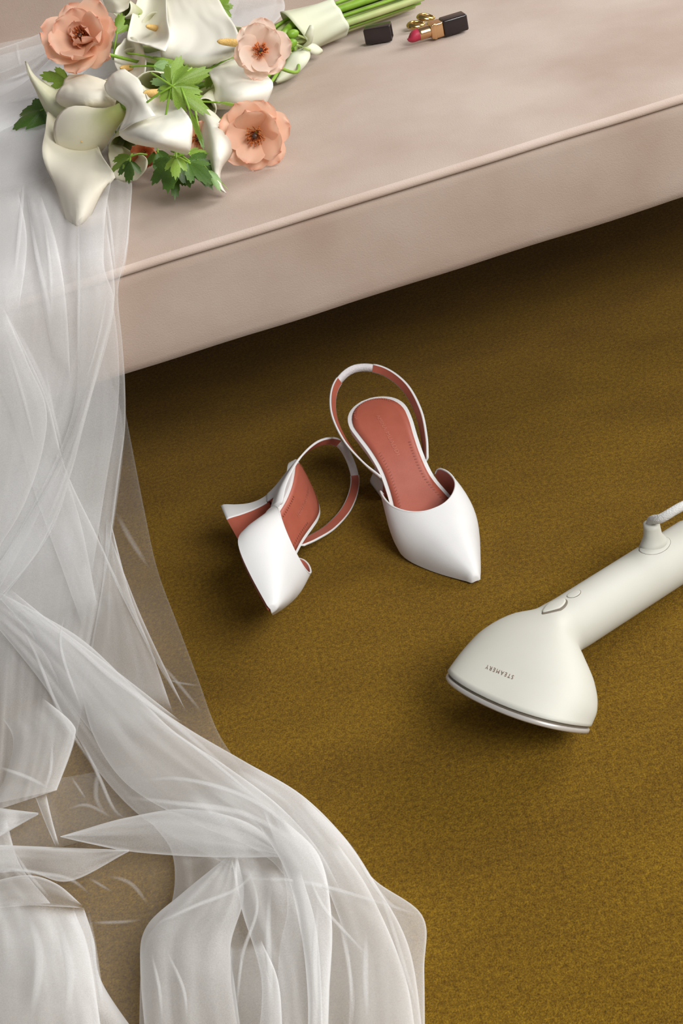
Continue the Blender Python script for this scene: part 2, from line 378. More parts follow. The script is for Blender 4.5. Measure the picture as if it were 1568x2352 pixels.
# ------------------------------------------------------------------ shoes
Z_T = [(0, .0985), (.02, .0960), (.04, .0905), (.06, .0820), (.08, .0695), (.10, .054), (.12, .038), (.14, .024), (.16, .0145), (.18, .0105), (.21, .0095), (.25, .011)]
W_MED = [(0, .012), (.004, .020), (.012, .0280), (.03, .0340), (.05, .0330), (.07, .0290), (.09, .0262), (.11, .0265), (.13, .0330), (.15, .0400), (.165, .0420), (.18, .0390), (.20, .0310), (.215, .0245), (.23, .0180), (.24, .0134), (.247, .0095)]
W_LAT = [(0, .012), (.004, .020), (.012, .0280), (.03, .0335), (.05, .0320), (.07, .0285), (.09, .0265), (.11, .0285), (.13, .0330), (.15, .0375), (.165, .0385), (.18, .0345), (.195, .0275), (.21, .0195), (.225, .0105), (.24, .0010), (.247, -.0035)]
def make_shoe(name, flip, mw, label, sz=0.0):
    """slingback pump, toe +x; flip=+1 right shoe (inner side +y), -1 left shoe"""
    root = empty(name); root.matrix_world = mw
    def V(x, y, z): return Vector((x, y * flip, z))
    def fixn(me):
        if flip < 0: me.flip_normals()
        return me
    xs = [0.0, .0003, .0008, .0015, .0025, .0042, .0046, .0052, .006, .0075, .0095, .012, .016, .02] + [.02 + .005 * k for k in range(1, 45)] + [.243, .2455, .247]
    def slab(inset, zt, zbm, x0=0.0, x1=.247, dome=0.0, n=9):
        rows = []
        for x in xs:
            if x < max(x0, inset if x0 == 0 else 0) - 1e-6 or x > x1 + 1e-6: continue
            a = lut(max(x, .036), W_MED) - inset; b = lut(max(x, .036), W_LAT) - inset
            if x < .036 + inset:
                q = (.036 + inset - x) / .0362; a *= max(.03, 1 - q ** 2) ** .5; b *= max(.03, 1 - q ** 2) ** .5
            e = min(1.0, max(0.0, (x - x0) / .004)) ** .5 if x0 == 0 else 1
            if a < -b + .0015: a = -b + .0015
            c = (a - b) / 2; hw = (a + b) / 2
            z = lut(x, Z_T); top = []; bot = []
            for k in range(n):
                f = -1 + 2 * k / (n - 1)
                top.append(V(x, c + hw * f, z + zt - dome * f * f))
                bot.append(V(x, c + hw * f, z + zbm))
            rows.append(top + bot[::-1])
        return rows
    foot = link('footbed', fixn(grid('footbed', slab(0, -.0006, -.0085, x1=.238), closed=True, caps=True)), root, MT['white_leather'])
    b = foot.modifiers.new('edge', 'BEVEL'); b.width = 0.0024; b.segments = 3; b.limit_method = 'ANGLE'; b.angle_limit = 0.9
    ins = link('insole', fixn(grid('insole', slab(.0042, .0006, -.002, x1=.222, dome=.0002), closed=True, caps=True)), root, MT['red_leather'])
    # stitched marks along the edges of the insole
    bm = bmesh.new()
    def dash(x, y, dx, dy, ln, wd):
        d = Vector((dx, dy, 0)).normalized(); nn = Vector((-d.y, d.x, 0)); q = []
        for u, v in ((-1, -1), (1, -1), (1, 1), (-1, 1)):
            p = Vector((x, y, 0)) + d * ln * u + nn * wd * v
            q.append(bm.verts.new(V(p.x, p.y, lut(p.x, Z_T) + .0011)))
        bm.faces.new(q)
    x = .075
    while x < .19:
        for sgn, tb in ((1, W_MED), (-1, W_LAT)):
            dash(x, sgn * (lut(x, tb) - .0105), .25, sgn, .0012, .00035)
        x += .0028
    tag(link('stitching', bm_mesh('stitching', bm, False), ins, MT['stitch']), kind='stuff')
    bm = bmesh.new()
    for k in range(23):
        a = PI * (.62 + .9 * k / 22) ; px_, py_ = .026 + .0205 * math.cos(a), .0225 * math.sin(a)
        dash(px_, py_, math.cos(a), math.sin(a), .0011, .00045)
    tag(link('heel_print', bm_mesh('heel_print', bm, False), ins, MT['foil']), kind='stuff')
    tcu = bpy.data.curves.new('lettering', 'FONT'); tcu.body = 'AMINA MUADDI'; tcu.size = .0062; tcu.align_x = 'CENTER'; tcu.align_y = 'CENTER'; tcu.space_character = 1.15
    to = bpy.data.objects.new('lettering_curve', tcu); col.objects.link(to); bpy.context.view_layer.update()
    tm = bpy.data.meshes.new_from_object(to); bpy.data.objects.remove(to)
    for v in tm.vertices:
        x_, y_ = .058 + v.co.x, v.co.y
        v.co = Vector((x_, y_, lut(x_, Z_T) + .0010))
    tm.materials.clear(); link('lettering', tm, ins, MT['foil'])
    # outsole
    rows = slab(.002, -.0082, -.0105, x0=.05)
    link('outsole', fixn(grid('outsole', rows, closed=True, caps=True)), root, MT['red_sole'])
    # vamp: arch sections from throat to toe
    H_T = [(.10, .058), (.13, .056), (.15, .052), (.17, .046), (.19, .0375), (.21, .0290), (.23, .0190), (.243, .0120), (.2485, .0075)]
    def vamp_pt(x, ang, off):
        ww = min(1, max(0, (.195 - x) / .06)); ww = .0085 * ww * ww * (3 - 2 * ww) * (.25 + .75 * abs(math.sin(ang)) ** .5)
        a = lut(x, W_MED) + .0022 - off + ww * 1.35; b = lut(x, W_LAT) + .0022 - off + ww * 1.15
        if a < -b + .004: a = -b + .004
        c = (a - b) / 2; hw = (a + b) / 2
        ca, sa = math.cos(ang), math.sin(ang)
        ex = .80
        yy = c + hw * math.copysign(abs(ca) ** ex, ca)
        # the ridge sits towards the inner side
        z0 = lut(x, Z_T) - .0088
        hh = lut(x, H_T) - off
        return V(x, yy, z0 + hh * abs(sa) ** .82)
    def vamp(off):
        rows = []; nt_, na = 26, 40
        for j in range(nt_ + 1):
            t = j / nt_; r = []
            for i in range(na + 1):
                ang = PI * i / na
                side = math.sin(ang)
                x0 = (.104 if ang < PI / 2 else .104) * (1 - side ** 1.4) + .170 * side ** 1.4
                r.append(vamp_pt(x0 + (.2480 - off * 9 - x0) * t, ang, off))
            rows.append(r)
        if off: return rows[:-3]
        c = sum(rows[-1], Vector((0, 0, 0))) / len(rows[-1]); tipx = Vector((.0012, 0, 0))
        lo = V(rows[-1][0].x, (rows[-1][0].y + rows[-1][-1].y) / 2 * flip, rows[-1][0].z + .001)
        rows.append([p.lerp(lo, .35) + tipx * .8 for p in rows[-1]]); rows.append([lo + tipx] * len(rows[0]))
        return rows
    vo = link('vamp', fixn(grid('vamp', vamp(0))), root, MT['white_leather'])
    link('lining', fixn(grid('lining', vamp(.0018))), vo, MT['red_leather'])
    ro = vamp(0)[0]; ri = vamp(.0018)[0]
    link('top_edge', tube('top_edge', [a.lerp(b_, .5) for a, b_ in zip(ro, ri)], .00115, 8, 80), vo, MT['white_leather'])
    # flared heel
    secs = [(.0930, .0245, .0215, .0205), (.080, .0240, .0165, .0170), (.062, .0255, .0105, .0115), (.045, .0275, .0085, .0090), (.030, .0290, .0098, .0105), (.015, .0305, .0145, .0155), (.004, .0315, .0190, .0205), (.0, .0315, .0194, .0209)]
    S = []
    for k in range(29):
        z = .0930 * (1 - k / 28)
        tt = [sorted([(s[0], s[i]) for s in secs]) for i in (1, 2, 3)]
        S.append((z, *[lut(z, t) for t in tt]))
    rows = []; front = []
    for z, cx_, hx, hy in S:
        r = .0016; q = []
        for sx, sy, a0 in ((1, 1, 0), (-1, 1, PI / 2), (-1, -1, PI), (1, -1, 1.5 * PI)):
            for g in range(4):
                a = a0 + g / 3 * PI / 2
                q.append(V(cx_ + sx * (hx - r) + r * math.cos(a), sy * (hy - r) + r * math.sin(a), z if z < .05 else min(z, lut(max(0, cx_ + sx * hx), Z_T) - .006 - (.0930 - z))))
        rows.append(q)
        zz = [z if z < .05 else min(z, lut(cx_ + hx, Z_T) - .006 - (.0930 - z))] * 2
        front.append([V(cx_ + hx + .0003, -hy + .0012, zz[0]), V(cx_ + hx + .0003, hy - .0012, zz[0])])
    hl = link('heel', fixn(grid('heel', rows, closed=True, caps=True)), root, MT['white_leather'])
    link('heel_breast', fixn(grid('heel_breast', front)), hl, MT['red_leather'])
    # sling strap: a band around the heel, elastic at its back
    path = [V(.092, .0262, .054), V(.070, .0360, .066), V(.042, .0440, .084), V(.012, .0425, .104), V(-.014, .0270, .119), V(-.026, 0, .125),
            V(-.014, -.0270, .119), V(.012, -.0425, .104), V(.042, -.0440, .084), V(.070, -.0360, .066), V(.092, -.0262, .054)]
    path = [p + Vector((-.25 * sz, -.7 * sz * flip, sz)) * min(1, max(0, (.085 - p.x) / .10)) for p in path]
    n = 96; C = cr(path, n)
    up0 = Vector((.30, 0, .95)).normalized()
    def band(k0, k1, wmul, th):
        rows = []
        for k in range(k0, k1 + 1):
            t = k / (n - 1); e = abs(2 * t - 1)
            tg = (C[min(k + 1, n - 1)] - C[max(k - 1, 0)]).normalized()
            od = C[k] - Vector((.045, 0, C[k].z)); od.z = 0; od.normalize()
            up = up0 + od * .48; up = (up - tg * up.dot(tg)).normalized()
            out = tg.cross(up) * (-1 if flip > 0 else 1)
            if out.dot(C[k] - Vector((.04, 0, .09))) < 0: out = -out
            hw = (.0050 + .0028 * e ** 2) * wmul
            rows.append([C[k] + up * hw * f + out * g for f, g in ((-1, -th), (-1, th), (1, th), (1, -th))])
        return rows
    for k0, k1 in ((0, 41), (54, 95)):
        rows = band(k0, k1, 1, .0010)
        st = link('strap', grid('strap', rows, closed=True, caps=True), root, MT['white_leather'])
        rin = []
        for r in rows:
            o_ = (r[0] - r[1]).normalized() * .0003
            rin.append([r[0].lerp(r[3], .09) + o_, r[0].lerp(r[3], .91) + o_])
        link('strap_lining', grid('strap_lining', rin), st, MT['red_leather'])
    link('elastic_band', grid('elastic_band', band(40, 55, .88, .0008), closed=True, caps=True), root, MT['elastic'])
    tag(root, label, 'shoe', 'pair of white slingback pumps')
    return root
_t1 = onz(1085, 1330, .006); _y1 = -1.37
_m1 = Matrix.Rotation(_y1, 4, 'Z'); _o1 = _t1 - _m1 @ Vector((.247, .004, 0)); _o1.z = .0006
make_shoe('slingback_pump', 1, Matrix.Translation(_o1) @ _m1,
          'white pointed slingback pump standing upright on its flared heel, terracotta insole showing')
_ex = imgdir(.236, .377, .896); _em = imgdir(-.40, -.78, .43)
_m2 = frame((0, 0, 0), _ex, _ex.cross(-_em))
_s2 = make_shoe('slingback_pump', -1, _m2, 'white pointed slingback pump tipped over on its side, terracotta sole showing', .026)
# let it rest on the carpet with its toe where the photograph shows it
_lo = min((_m2 @ v.co).z for o in list(_s2.children) + [g for c in _s2.children for g in c.children] for v in o.data.vertices)
_tip = _m2 @ Vector((.248, -.004, .004))
_s2.matrix_world = Matrix.Translation(onz(625, 1403, _tip.z - _lo) - _tip + Vector((0, 0, .0004))) @ _m2

# ------------------------------------------------------------------ steamer
def build_steamer():
    root = empty('garment_steamer', onz(1250, 1560, 0))
    inv = Matrix.Translation(-root.location)
    def P(name, me, m, parent=root):
        o = link(name, me, parent, m)
        if parent is root: o.matrix_parent_inverse = inv
        return o
    Zv = Vector((0, 0, 1))
    L = onz(1055, 1537, .046); Rr = onz(1337, 1667, .044)
    e1 = (Rr - L).normalized()
    N = onz(1291, 1443, .046); E = onz(1616, 1236, .0275)
    hd = (N - E).normalized(); hp = Vector((0, 0, 1)).cross(hd).normalized()
    if hp.dot(e1) < 0: hp = -hp
    mid = (L + Rr) / 2
    g = Vector((-e1.y, e1.x, 0)).normalized()
    if g.dot(mid - N) < 0: g = -g
    be = math.radians(46)
    upp = Zv * math.cos(be) + g * math.sin(be); npl = g * math.cos(be) - Zv * math.sin(be)
    HP = .0480; MC = mid.copy()
    full = (Rr - L).length
    WL = [(0, .0262), (.12, .24 * full), (.25, .375 * full), (.5, .475 * full), (.75, .505 * full), (1, .5 * full)]
    WR = [(0, .0262), (.12, .195 * full), (.25, .285 * full), (.5, .425 * full), (.75, .495 * full), (1, .5 * full)]
    HH = [(0, .0262), (.3, .0300), (.7, .0390), (1, HP)]
    rows = []; n = 48; hr = .0262
    hl = (E - N).length
    # rounded handle end, then the handle
    for k in range(7):
        a = PI / 2 * k / 6; c = E - hd * (.014 * (math.cos(a)) - 0.014) ; r = max(.0012, hr * (math.sin(a) * .75 + .25 if k else .02))
        rows.append([c + hp * r * math.cos(2 * PI * i / n) + Zv * r * math.sin(2 * PI * i / n) for i in range(n)])
    for k in range(1, 14):
        c = E.lerp(N, (.014 + (hl - .014) * k / 14) / hl)
        rows.append([c + hp * hr * math.cos(2 * PI * i / n) + Zv * hr * math.sin(2 * PI * i / n) for i in range(n)])
    ctr = cr([N + (E - N) * .08, N, N.lerp(MC, .33) + hd * .004, N.lerp(MC, .66) + g * .002, MC], 60)
    def sec(t, ext=0.0, shrink=1.0):
        c = ctr[min(59, int(round((.12 + .88 * t) * 59)))] if t < 1 else MC
        s = t * t * (3 - 2 * t); s = min(1, t * 2.2); s = s * s * (3 - 2 * s)
        a = (hp * (1 - s) + e1 * s).normalized(); u = (Zv * (1 - t) + upp * t).normalized()
        wl, wr, h = lut(t, WL) * shrink, lut(t, WR) * shrink, lut(t, HH) * shrink
        ex = 1.0 - .22 * t; r = []
        for i in range(n):
            al = 2 * PI * i / n; ca, sa = math.cos(al), math.sin(al)
            x = math.copysign(abs(ca) ** ex, ca); y = math.copysign(abs(sa) ** ex, sa)
            bow = .0045 * (1 - x * x) * t ** 3
            r.append(c + a * (wr if x > 0 else wl) * x + u * h * y + npl * (ext + bow))
        return r
    body_rows = rows + [sec(k / 26) for k in range(27)]
    # small rounded lip at the mouth
    body_rows.append(sec(1.0, .0008, .985)); body_rows.append(sec(1.0, .0002, .95))
    bme = grid('body', body_rows, closed=True, caps=True)
    body = P('body', bme, MT['cream_plastic'])
    bvh = BVHTree.FromPolygons([v.co for v in bme.vertices], [tuple(p.vertices) for p in bme.polygons])
    P('gasket', grid('gasket', [sec(1, -.001, .962), sec(1, .0042, .962)], closed=True, caps=True), MT['slot'])
    P('steam_plate', grid('steam_plate', [sec(1, .0030, .965), sec(1, .0030, .985), sec(1, .0036, .995), sec(1, .0062, .995), sec(1, .0074, .975), sec(1, .0076, .6)], closed=True, caps=True), MT['plate'])
    def hit(px, py):
        d = ray(px, py).normalized(); l, nn, _, _ = bvh.ray_cast(CC, d)
        if l is None: return None, None
        if nn.dot(d) > 0: nn = -nn
        return l, nn
    # lettering on the head, reading from the plate side
    tcu = bpy.data.curves.new('lettering', 'FONT'); tcu.body = 'STEAMERY'; tcu.size = 1.0; tcu.space_character = 1.45; tcu.align_x = 'CENTER'; tcu.align_y = 'CENTER'
    to = bpy.data.objects.new('lettering_curve', tcu); col.objects.link(to); bpy.context.view_layer.update()
    tm = bpy.data.meshes.new_from_object(to); bpy.data.objects.remove(to)
    xs_ = [v.co.x for v in tm.vertices]; wid = max(xs_) - min(xs_); cx_ = (max(xs_) + min(xs_)) / 2
    ys_ = [v.co.y for v in tm.vertices]; hei = max(ys_) - min(ys_); cy_ = (max(ys_) + min(ys_)) / 2
    for v in tm.vertices:
        fx = (v.co.x - cx_) / wid * 68; fy = (v.co.y - cy_) / hei * 9.6
        l, nn = hit(1147.3 - .928 * fx - .371 * fy, 1543.8 - .371 * fx + .928 * fy)
        if l is not None: v.co = l + nn * .0003
    tm.materials.clear(); P('lettering', tm, MT['print'])
    # buttons laid on the surface
    def pad(name, px, py, lx, ly, hgt, m, tear=0.0, sink=0.0, parent=root):
        l, nn = hit(px, py)
        ax = (E - N); ax = (ax - nn * ax.dot(nn)).normalized(); ay = nn.cross(ax)
        rows = []
        for rr, hz in ((1.0, -.004), (1.0, hgt * .55), (.95, hgt * .9), (.82, hgt), (.4, hgt * 1.05), (.02, hgt * 1.05)):
            r = []
            for i in range(36):
                a = 2 * PI * i / 36; u = math.cos(a); v = math.sin(a) * (1 - tear * max(0, -u))
                q = l + ax * lx * rr * u + ay * ly * rr * v
                h2, n2, _, _ = bvh.find_nearest(q)
                r.append(h2 + nn * (hz - sink))
            rows.append(r)
        return P(name, grid(name, rows, closed=True, caps=True), m, parent)
    pad('button_rim', 1272, 1393, .0150, .0088, .00035, MT['slot'], .55)
    pad('trigger_button', 1271, 1391, .0136, .0076, .0012, MT['cream_plastic'], .55)
    pad('indicator_rim', 1317.5, 1364, .0076, .0052, .0002, MT['slot'])
    pad('indicator_button', 1317, 1364, .0072, .0048, .0005, MT['cream_plastic'])
    # cord boss and cord
    l, nn = hit(1500, 1246)
    pad('boss_seam', 1503, 1252, .0175, .0125, .00015, MT['slot'])
    pad('boss_plate', 1503, 1252, .0171, .0121, .0004, MT['cream_plastic'])
    top = l + Zv * .017 + imgdir(-.1, -1, 0) * .005
    base = l - nn * .004
    rows = []
    ax = (top - base).normalized(); sx = (E - N).normalized(); sx = (sx - ax * sx.dot(ax)).normalized(); sy = ax.cross(sx)
    for f, r0 in ((0, .0135), (.25, .0105), (.5, .0086), (.8, .0078), (1, .0076), (1, .0050)):
        rows.append([base.lerp(top, f) + sx * r0 * math.cos(2 * PI * i / 24) * (1.25 if f < .3 else 1) + sy * r0 * math.sin(2 * PI * i / 24) for i in range(24)])
    P('cord_boss', grid('cord_boss', rows, closed=True, caps=True), MT['cream_plastic'])
    tz = top.z
    pts = [top - ax * .010, top + ax * .002, onz(1519, 1190, tz + .010), onz(1566, 1163, tz + .014), onz(1620, 1143, tz + .006), onz(1680, 1130, tz - .030), onz(1745, 1125, .010), onz(1800, 1140, .0048), onz(1900, 1200, .0048), onz(2050, 1280, .0048)]
    P('power_cord', tube('power_cord', pts, .0045, 14, 90), MT['cord'])
    tag(root, 'cream white handheld garment steamer lying on the olive carpet', 'steamer')
build_steamer()

# ------------------------------------------------------------------ lipstick, cap, earrings
def build_lipstick():
    h = .0098
    A = onz(1046, 53, ZB + h + .003); B = onz(943, 84, ZB + h + .003)
    ax = (B - A); ax.z = 0; ax.normalize()
    root = empty('lipstick'); root.matrix_world = frame(A, ax, (0, 0, 1))
    # local x runs from the base end to the bullet
    def bx(name, x0, x1, w_, m, bev, parent=root):
        bm = box_bm(x1 - x0, w_, w_, bev)
        bmesh.ops.translate(bm, verts=bm.verts, vec=((x0 + x1) / 2, 0, 0))
        return link(name, bm_mesh(name, bm), parent, m)
    bx('base_tube', -.0135, .0190, .0205, MT['black'], .0024)
    c = bx('gold_collar', .0188, .0355, .0188, MT['gold'], .0020)
    bx('collar_ring', .0285, .0330, .0196, MT['gold'], .0012, c)
    link('inner_tube', tube('inner_tube', [(.034, 0, 0), (.042, 0, 0), (.0500, 0, 0)], .0080, 28, 8), root, MT['gold'])
    rows = []
    for k in range(16):
        f = k / 15; x = .0490 + .0150 * f; r = .0074 * (1 if f < .3 else max(.04, (1 - ((f - .3) / .7) ** 2.6) ** .5))
        rows.append([(x - .0022 * math.sin(2 * PI * i / 24) * f, r * math.cos(2 * PI * i / 24), r * math.sin(2 * PI * i / 24) - .0012 * f) for i in range(24)])
    link('lipstick_bullet', grid('lipstick_bullet', rows, closed=True, caps=True), root, MT['lip'])
    tag(root, 'open crimson lipstick with gold collar and black square base on the sofa', 'lipstick')
    # cap
    C0 = onz(869, 76, ZB + h + .002)
    d = onz(905, 92, ZB) - onz(840, 103, ZB); d.z = 0
    cap = empty('lipstick_cap'); cap.matrix_world = frame(C0, d, (0, 0, 1))
    bm = box_bm(.0345, .0200, .0202, .0012)
    # hollow: inset the open end and push it in
    fs = [f for f in bm.faces if f.normal.x > .99 and f.calc_area() > 1e-4]
    r = bmesh.ops.inset_region(bm, faces=fs, thickness=.0010)
    rr = bmesh.ops.extrude_face_region(bm, geom=fs)
    bmesh.ops.translate(bm, verts=[v for v in rr['geom'] if isinstance(v, bmesh.types.BMVert)], vec=(-.028, 0, 0))
    bmesh.ops.delete(bm, geom=fs, context='FACES')
    link('cap_shell', bm_mesh('cap_shell', bm, True), cap, MT['black'])
    bm = box_bm(.0012, .0172, .0172, .0004)
    bmesh.ops.translate(bm, verts=bm.verts, vec=(-.0172, 0, 0))
    link('cap_end', bm_mesh('cap_end', bm, True), cap, MT['black'])
    tag(cap, 'black square lipstick cap lying on the sofa between flower stems and lipstick', 'lipstick cap')
build_lipstick()
def build_earring(px, py, h, dirx, tilt, label):
    P0 = onz(px, py, ZB + h)
    root = empty('hoop_earring'); root.matrix_world = frame(P0, dirx, tilt)
    R1, R2 = .0098, .0072
    pts = [(R1 * math.cos(a), R2 * math.sin(a), 0) for a in [(.12 + 1.80 * k / 26) * PI for k in range(27)]]
    link('hoop', tube('hoop', pts, lambda t: .0012 + .0016 * math.sin(PI * t), 14, 60, squash=1.5), root, MT['gold_dark'])
    for k in (0, -1):
        p = Vector(pts[k]); bm = bmesh.new(); bmesh.ops.create_uvsphere(bm, u_segments=14, v_segments=8, radius=.0020)
        bmesh.ops.translate(bm, verts=bm.verts, vec=p); link('bead', bm_mesh('bead', bm), root, MT['gold_dark'])
    link('post', tube('post', [pts[0], (R1 * .9, 0, .0), pts[-1]], .0006, 8, 8), root, MT['gold_dark'])
    tag(root, label, 'earring', 'gold hoop earrings behind the lipstick')
build_earring(956, 56, .0052, imgdir(1, -.25, 0), imgdir(-.05, -.75, .65), 'small gold hoop earring lying behind the lipstick bullet')
build_earring(979, 39, .0070, imgdir(1, -.22, 0), imgdir(.1, -.8, .6), 'small gold hoop earring leaning against the gold lipstick collar')

# ------------------------------------------------------------------ bouquet
TIE = onz(712, 62, ZB + .030)                     # where the stems are wrapped
END = onz(952, -22, ZB + .024)
BAX = (END - TIE).normalized()
BSIDE = Vector((0, 0, 1)).cross(BAX).normalized(); BUP = BAX.cross(BSIDE)
def build_bouquet():
    root = empty('bridal_bouquet', onz(400, 250, ZB))
    inv = Matrix.Translation(-root.location)
    def P(name, me, m, parent=root):
        o = link(name, me, parent, m)
        if parent is root: o.matrix_parent_inverse = inv
        return o
    slots = []
    for rr, cnt in ((.0, 1), (.011, 6), (.0195, 11)):
        for k in range(cnt): slots.append((rr * math.cos(2 * PI * k / cnt + rr * 90), rr * math.sin(2 * PI * k / cnt + rr * 90)))
    random.Random(3).shuffle(slots)
    slot_i = [0]
    def stem_path(base, d0, via=None):
        a, b = slots[slot_i[0] % len(slots)]; slot_i[0] += 1
        t0 = TIE + BSIDE * a * .9 + BUP * b * .9
        en = END + BSIDE * a * 1.15 + BUP * b * .9 - BAX * random.random() * .012
        mid_ = base + d0 * .03
        low = base.lerp(t0, .5); low.z = ZB + .016 + .5 * max(0, b)
        mid_.z = max(mid_.z, ZB + .012)
        if via: return [base] + via + [TIE - BAX * .03 - BUP * .012, TIE - BUP * .012, TIE + BAX * .04 - BUP * .010, TIE.lerp(END, .6) - BUP * .008, END - BUP * .006]
        return [base, mid_, low, t0 - BAX * .035, t0, t0 + BAX * .04, t0.lerp(en, .6), en]
    def sheet(name, rws, g0, g1, mt, nu=16, nv=26, ruffle=.0024, seed=0, parent=root, th=.0010):
        """spathe lobe: rows of three (pixel, height over the seat) across, from throat to tip"""
        ctl = []
        for r in rws:
            ctl.append([onz(r[i][0], r[i][1], ZB + r[3 + i]) for i in range(3)])
        cols = []
        cross = [cr([c[0], c[0].lerp(c[1], .5) * .6 + (c[1] + (c[0] - c[2]) * .25) * .4, c[1], c[2].lerp(c[1], .5) * .6 + (c[1] + (c[2] - c[0]) * .25) * .4, c[2]], nu + 1) for c in ctl]
        for i in range(nu + 1):
            cols.append(cr([c[i] for c in cross], nv + 1))
        rows = []; gr = []
        for j in range(nv + 1):
            rr = []
            for i in range(nu + 1):
                f = i / nu; e = abs(2 * f - 1) ** 3
                p = cols[i][j] + imgdir(0, 0, 1) * (ruffle * e * math.sin(j * .55 + seed * 1.3 + (2 if f > .5 else 0)) + .0016 * noise.noise(Vector((i * .35, j * .16, seed))))
                rr.append(p); gr.append(g0 + (g1 - g0) * j / nv)
            rows.append(rr)
        me = grid(name, rows); set_grow(me, gr)
        o = P(name, me, MT[mt], parent); solidify(o, th)
        return o
    def trumpet(pts, mt, parent, g0=.0, g1=.55):
        """funnel from base to mouth: (px, py, h, radius)"""
        C = [onz(a, b_, ZB + h) for a, b_, h, r in pts]
        n = 24; m = cr(C, 16); rad = [lut(k / 15, [(q / (len(pts) - 1), p[3]) for q, p in enumerate(pts)]) for k in range(16)]
        rows = []; gr = []; up = Vector((0, 0, 1))
        for k, c in enumerate(m):
            t = (m[min(15, k + 1)] - m[max(0, k - 1)]).normalized(); u = (up - t * up.dot(t)).normalized(); w_ = t.cross(u)
            rr = []
            for i in range(n):
                p = c + (u * math.cos(2 * PI * i / n) + w_ * math.sin(2 * PI * i / n)) * rad[k]
                p.z = max(p.z, ZB + .003); rr.append(p); gr.append(g0 + (g1 - g0) * k / 15)
            rows.append(rr)
        me = grid('funnel', rows, closed=True); set_grow(me, gr)
        o = link('funnel', me, parent, MT[mt]); solidify(o, .0010)
        d0 = (C[0] - C[1]).normalized()
        link('stem', tube('stem', stem_path(C[0] - d0 * .004, d0), lambda t: min(pts[0][3] * 1.0, .0048) , 10, 40), parent, MT['stem' if slot_i[0] % 2 else 'stem_pale'])
    def spadix(a, b_, parent, r=.0042):
        A_, B_ = onz(a[0], a[1], ZB + a[2]), onz(b_[0], b_[1], ZB + b_[2])
        link('spadix', tube('spadix', [A_, A_.lerp(B_, .5), B_], lambda t: r * (1 - .35 * t ** 2) * math.sqrt(max(.02, 1 - t ** 8)), 12, 16), parent, MT['spadix'])
    # front calla hanging over the seat edge
    o = sheet('calla_lily', [((110, 258), (172, 300), (226, 338), .062, .034, .050), ((98, 335), (178, 342), (240, 368), .062, .046, .056), ((104, 380), (185, 390), (264, 405), .052, .052, .048),
        ((128, 428), (190, 440), (243, 430), .042, .050, .040), ((144, 478), (186, 485), (218, 478), .030, .040, .028), ((156, 510), (178, 514), (200, 506), .022, .030, .022), ((170, 526), (172, 527), (175, 525), .018, .019, .018)], .55, 1, 'calla_warm', seed=1)
    trumpet([(289, 247, .090, .0070), (272, 259, .086, .0115), (244, 278, .076, .0190), (208, 297, .064, .0265), (182, 307, .054, .0310)], 'calla_warm', o, .12, .9)
    spadix((226, 308, .050), (186, 326, .060), o, .0036)
    # calla turned away, long tip up
    o = sheet('calla_lily', [((283, 256), (286, 248), (284, 240), .036, .040, .040), ((218, 281), (245, 262), (242, 228), .036, .052, .050), ((148, 282), (190, 262), (200, 222), .040, .060, .052), ((110, 260), (150, 238), (165, 206), .050, .066, .056),
        ((94, 235), (112, 215), (132, 198), .064, .074, .064), ((80, 203), (87, 192), (94, 185), .080, .086, .080), ((66, 174), (70, 171), (75, 168), .090, .092, .090), ((57, 142), (59, 141), (61, 142), .096, .096, .096)], .18, .62, 'calla', seed=2)
    trumpet([(330, 236, .030, .0050), (305, 244, .036, .0075), (280, 250, .040, .0090)], 'calla', o, 0, .2)
    o = sheet('calla_lily', [((156, 172), (200, 172), (243, 186), .080, .088, .082), ((139, 203), (200, 210), (264, 208), .084, .092, .084), ((128, 228), (195, 236), (266, 236), .074, .084, .072), ((150, 249), (200, 257), (248, 247), .060, .066, .058)], .7, 1, 'calla_warm', seed=3)
    trumpet([(330, 222, .040, .0050), (290, 220, .052, .0100), (250, 218, .066, .0180)], 'calla_warm', o)
    # middle calla facing the camera
    o = sheet('calla_lily', [((322, 192), (346, 205), (388, 200), .108, .086, .108), ((338, 235), (362, 245), (408, 236), .110, .094, .108), ((300, 274), (360, 285), (438, 276), .104, .104, .100), ((273, 306), (355, 316), (440, 314), .088, .104, .086),
        ((300, 326), (366, 334), (437, 342), .076, .092, .076), ((340, 337), (386, 343), (430, 357), .068, .080, .064)], .55, 1, 'calla', nu=22, seed=4)
    o2 = sheet('lip', [((240, 196), (258, 170), (286, 159), .092, .102, .104), ((247, 216), (285, 194), (319, 184), .094, .110, .108), ((278, 238), (312, 220), (334, 222), .096, .114, .112), ((290, 252), (322, 246), (346, 250), .096, .114, .114), ((274, 305), (306, 284), (356, 264), .090, .108, .114)], .8, 1, 'calla', seed=5, parent=o)
    trumpet([(430, 180, .040, .0060), (400, 190, .055, .0110), (370, 205, .074, .0180), (352, 215, .086, .0240)], 'calla', o)
    spadix((362, 214, .088), (330, 214, .112), o, .0045)
    # callas at the back
    o = sheet('calla_lily', [((286, 90), (308, 86), (326, 104), .080, .084, .076), ((270, 108), (304, 120), (335, 138), .082, .066, .078), ((262, 140), (300, 148), (334, 160), .074, .062, .074), ((276, 172), (304, 180), (326, 184), .066, .064, .066)], .6, 1, 'calla', seed=6)
    trumpet([(360, 150, .036, .0050), (330, 148, .046, .0120), (304, 148, .056, .0200)], 'calla', o)
    spadix((300, 155, .066), (276, 156, .078), o, .0038)
    o = sheet('calla_lily', [((318, -12), (350, -18), (382, -8), .100, .092, .102), ((301, 45), (338, 52), (384, 45), .094, .074, .100), ((292, 90), (338, 92), (390, 84), .086, .074, .096), ((318, 98), (350, 108), (380, 118), .096, .100, .096)], .6, 1, 'calla', seed=7)
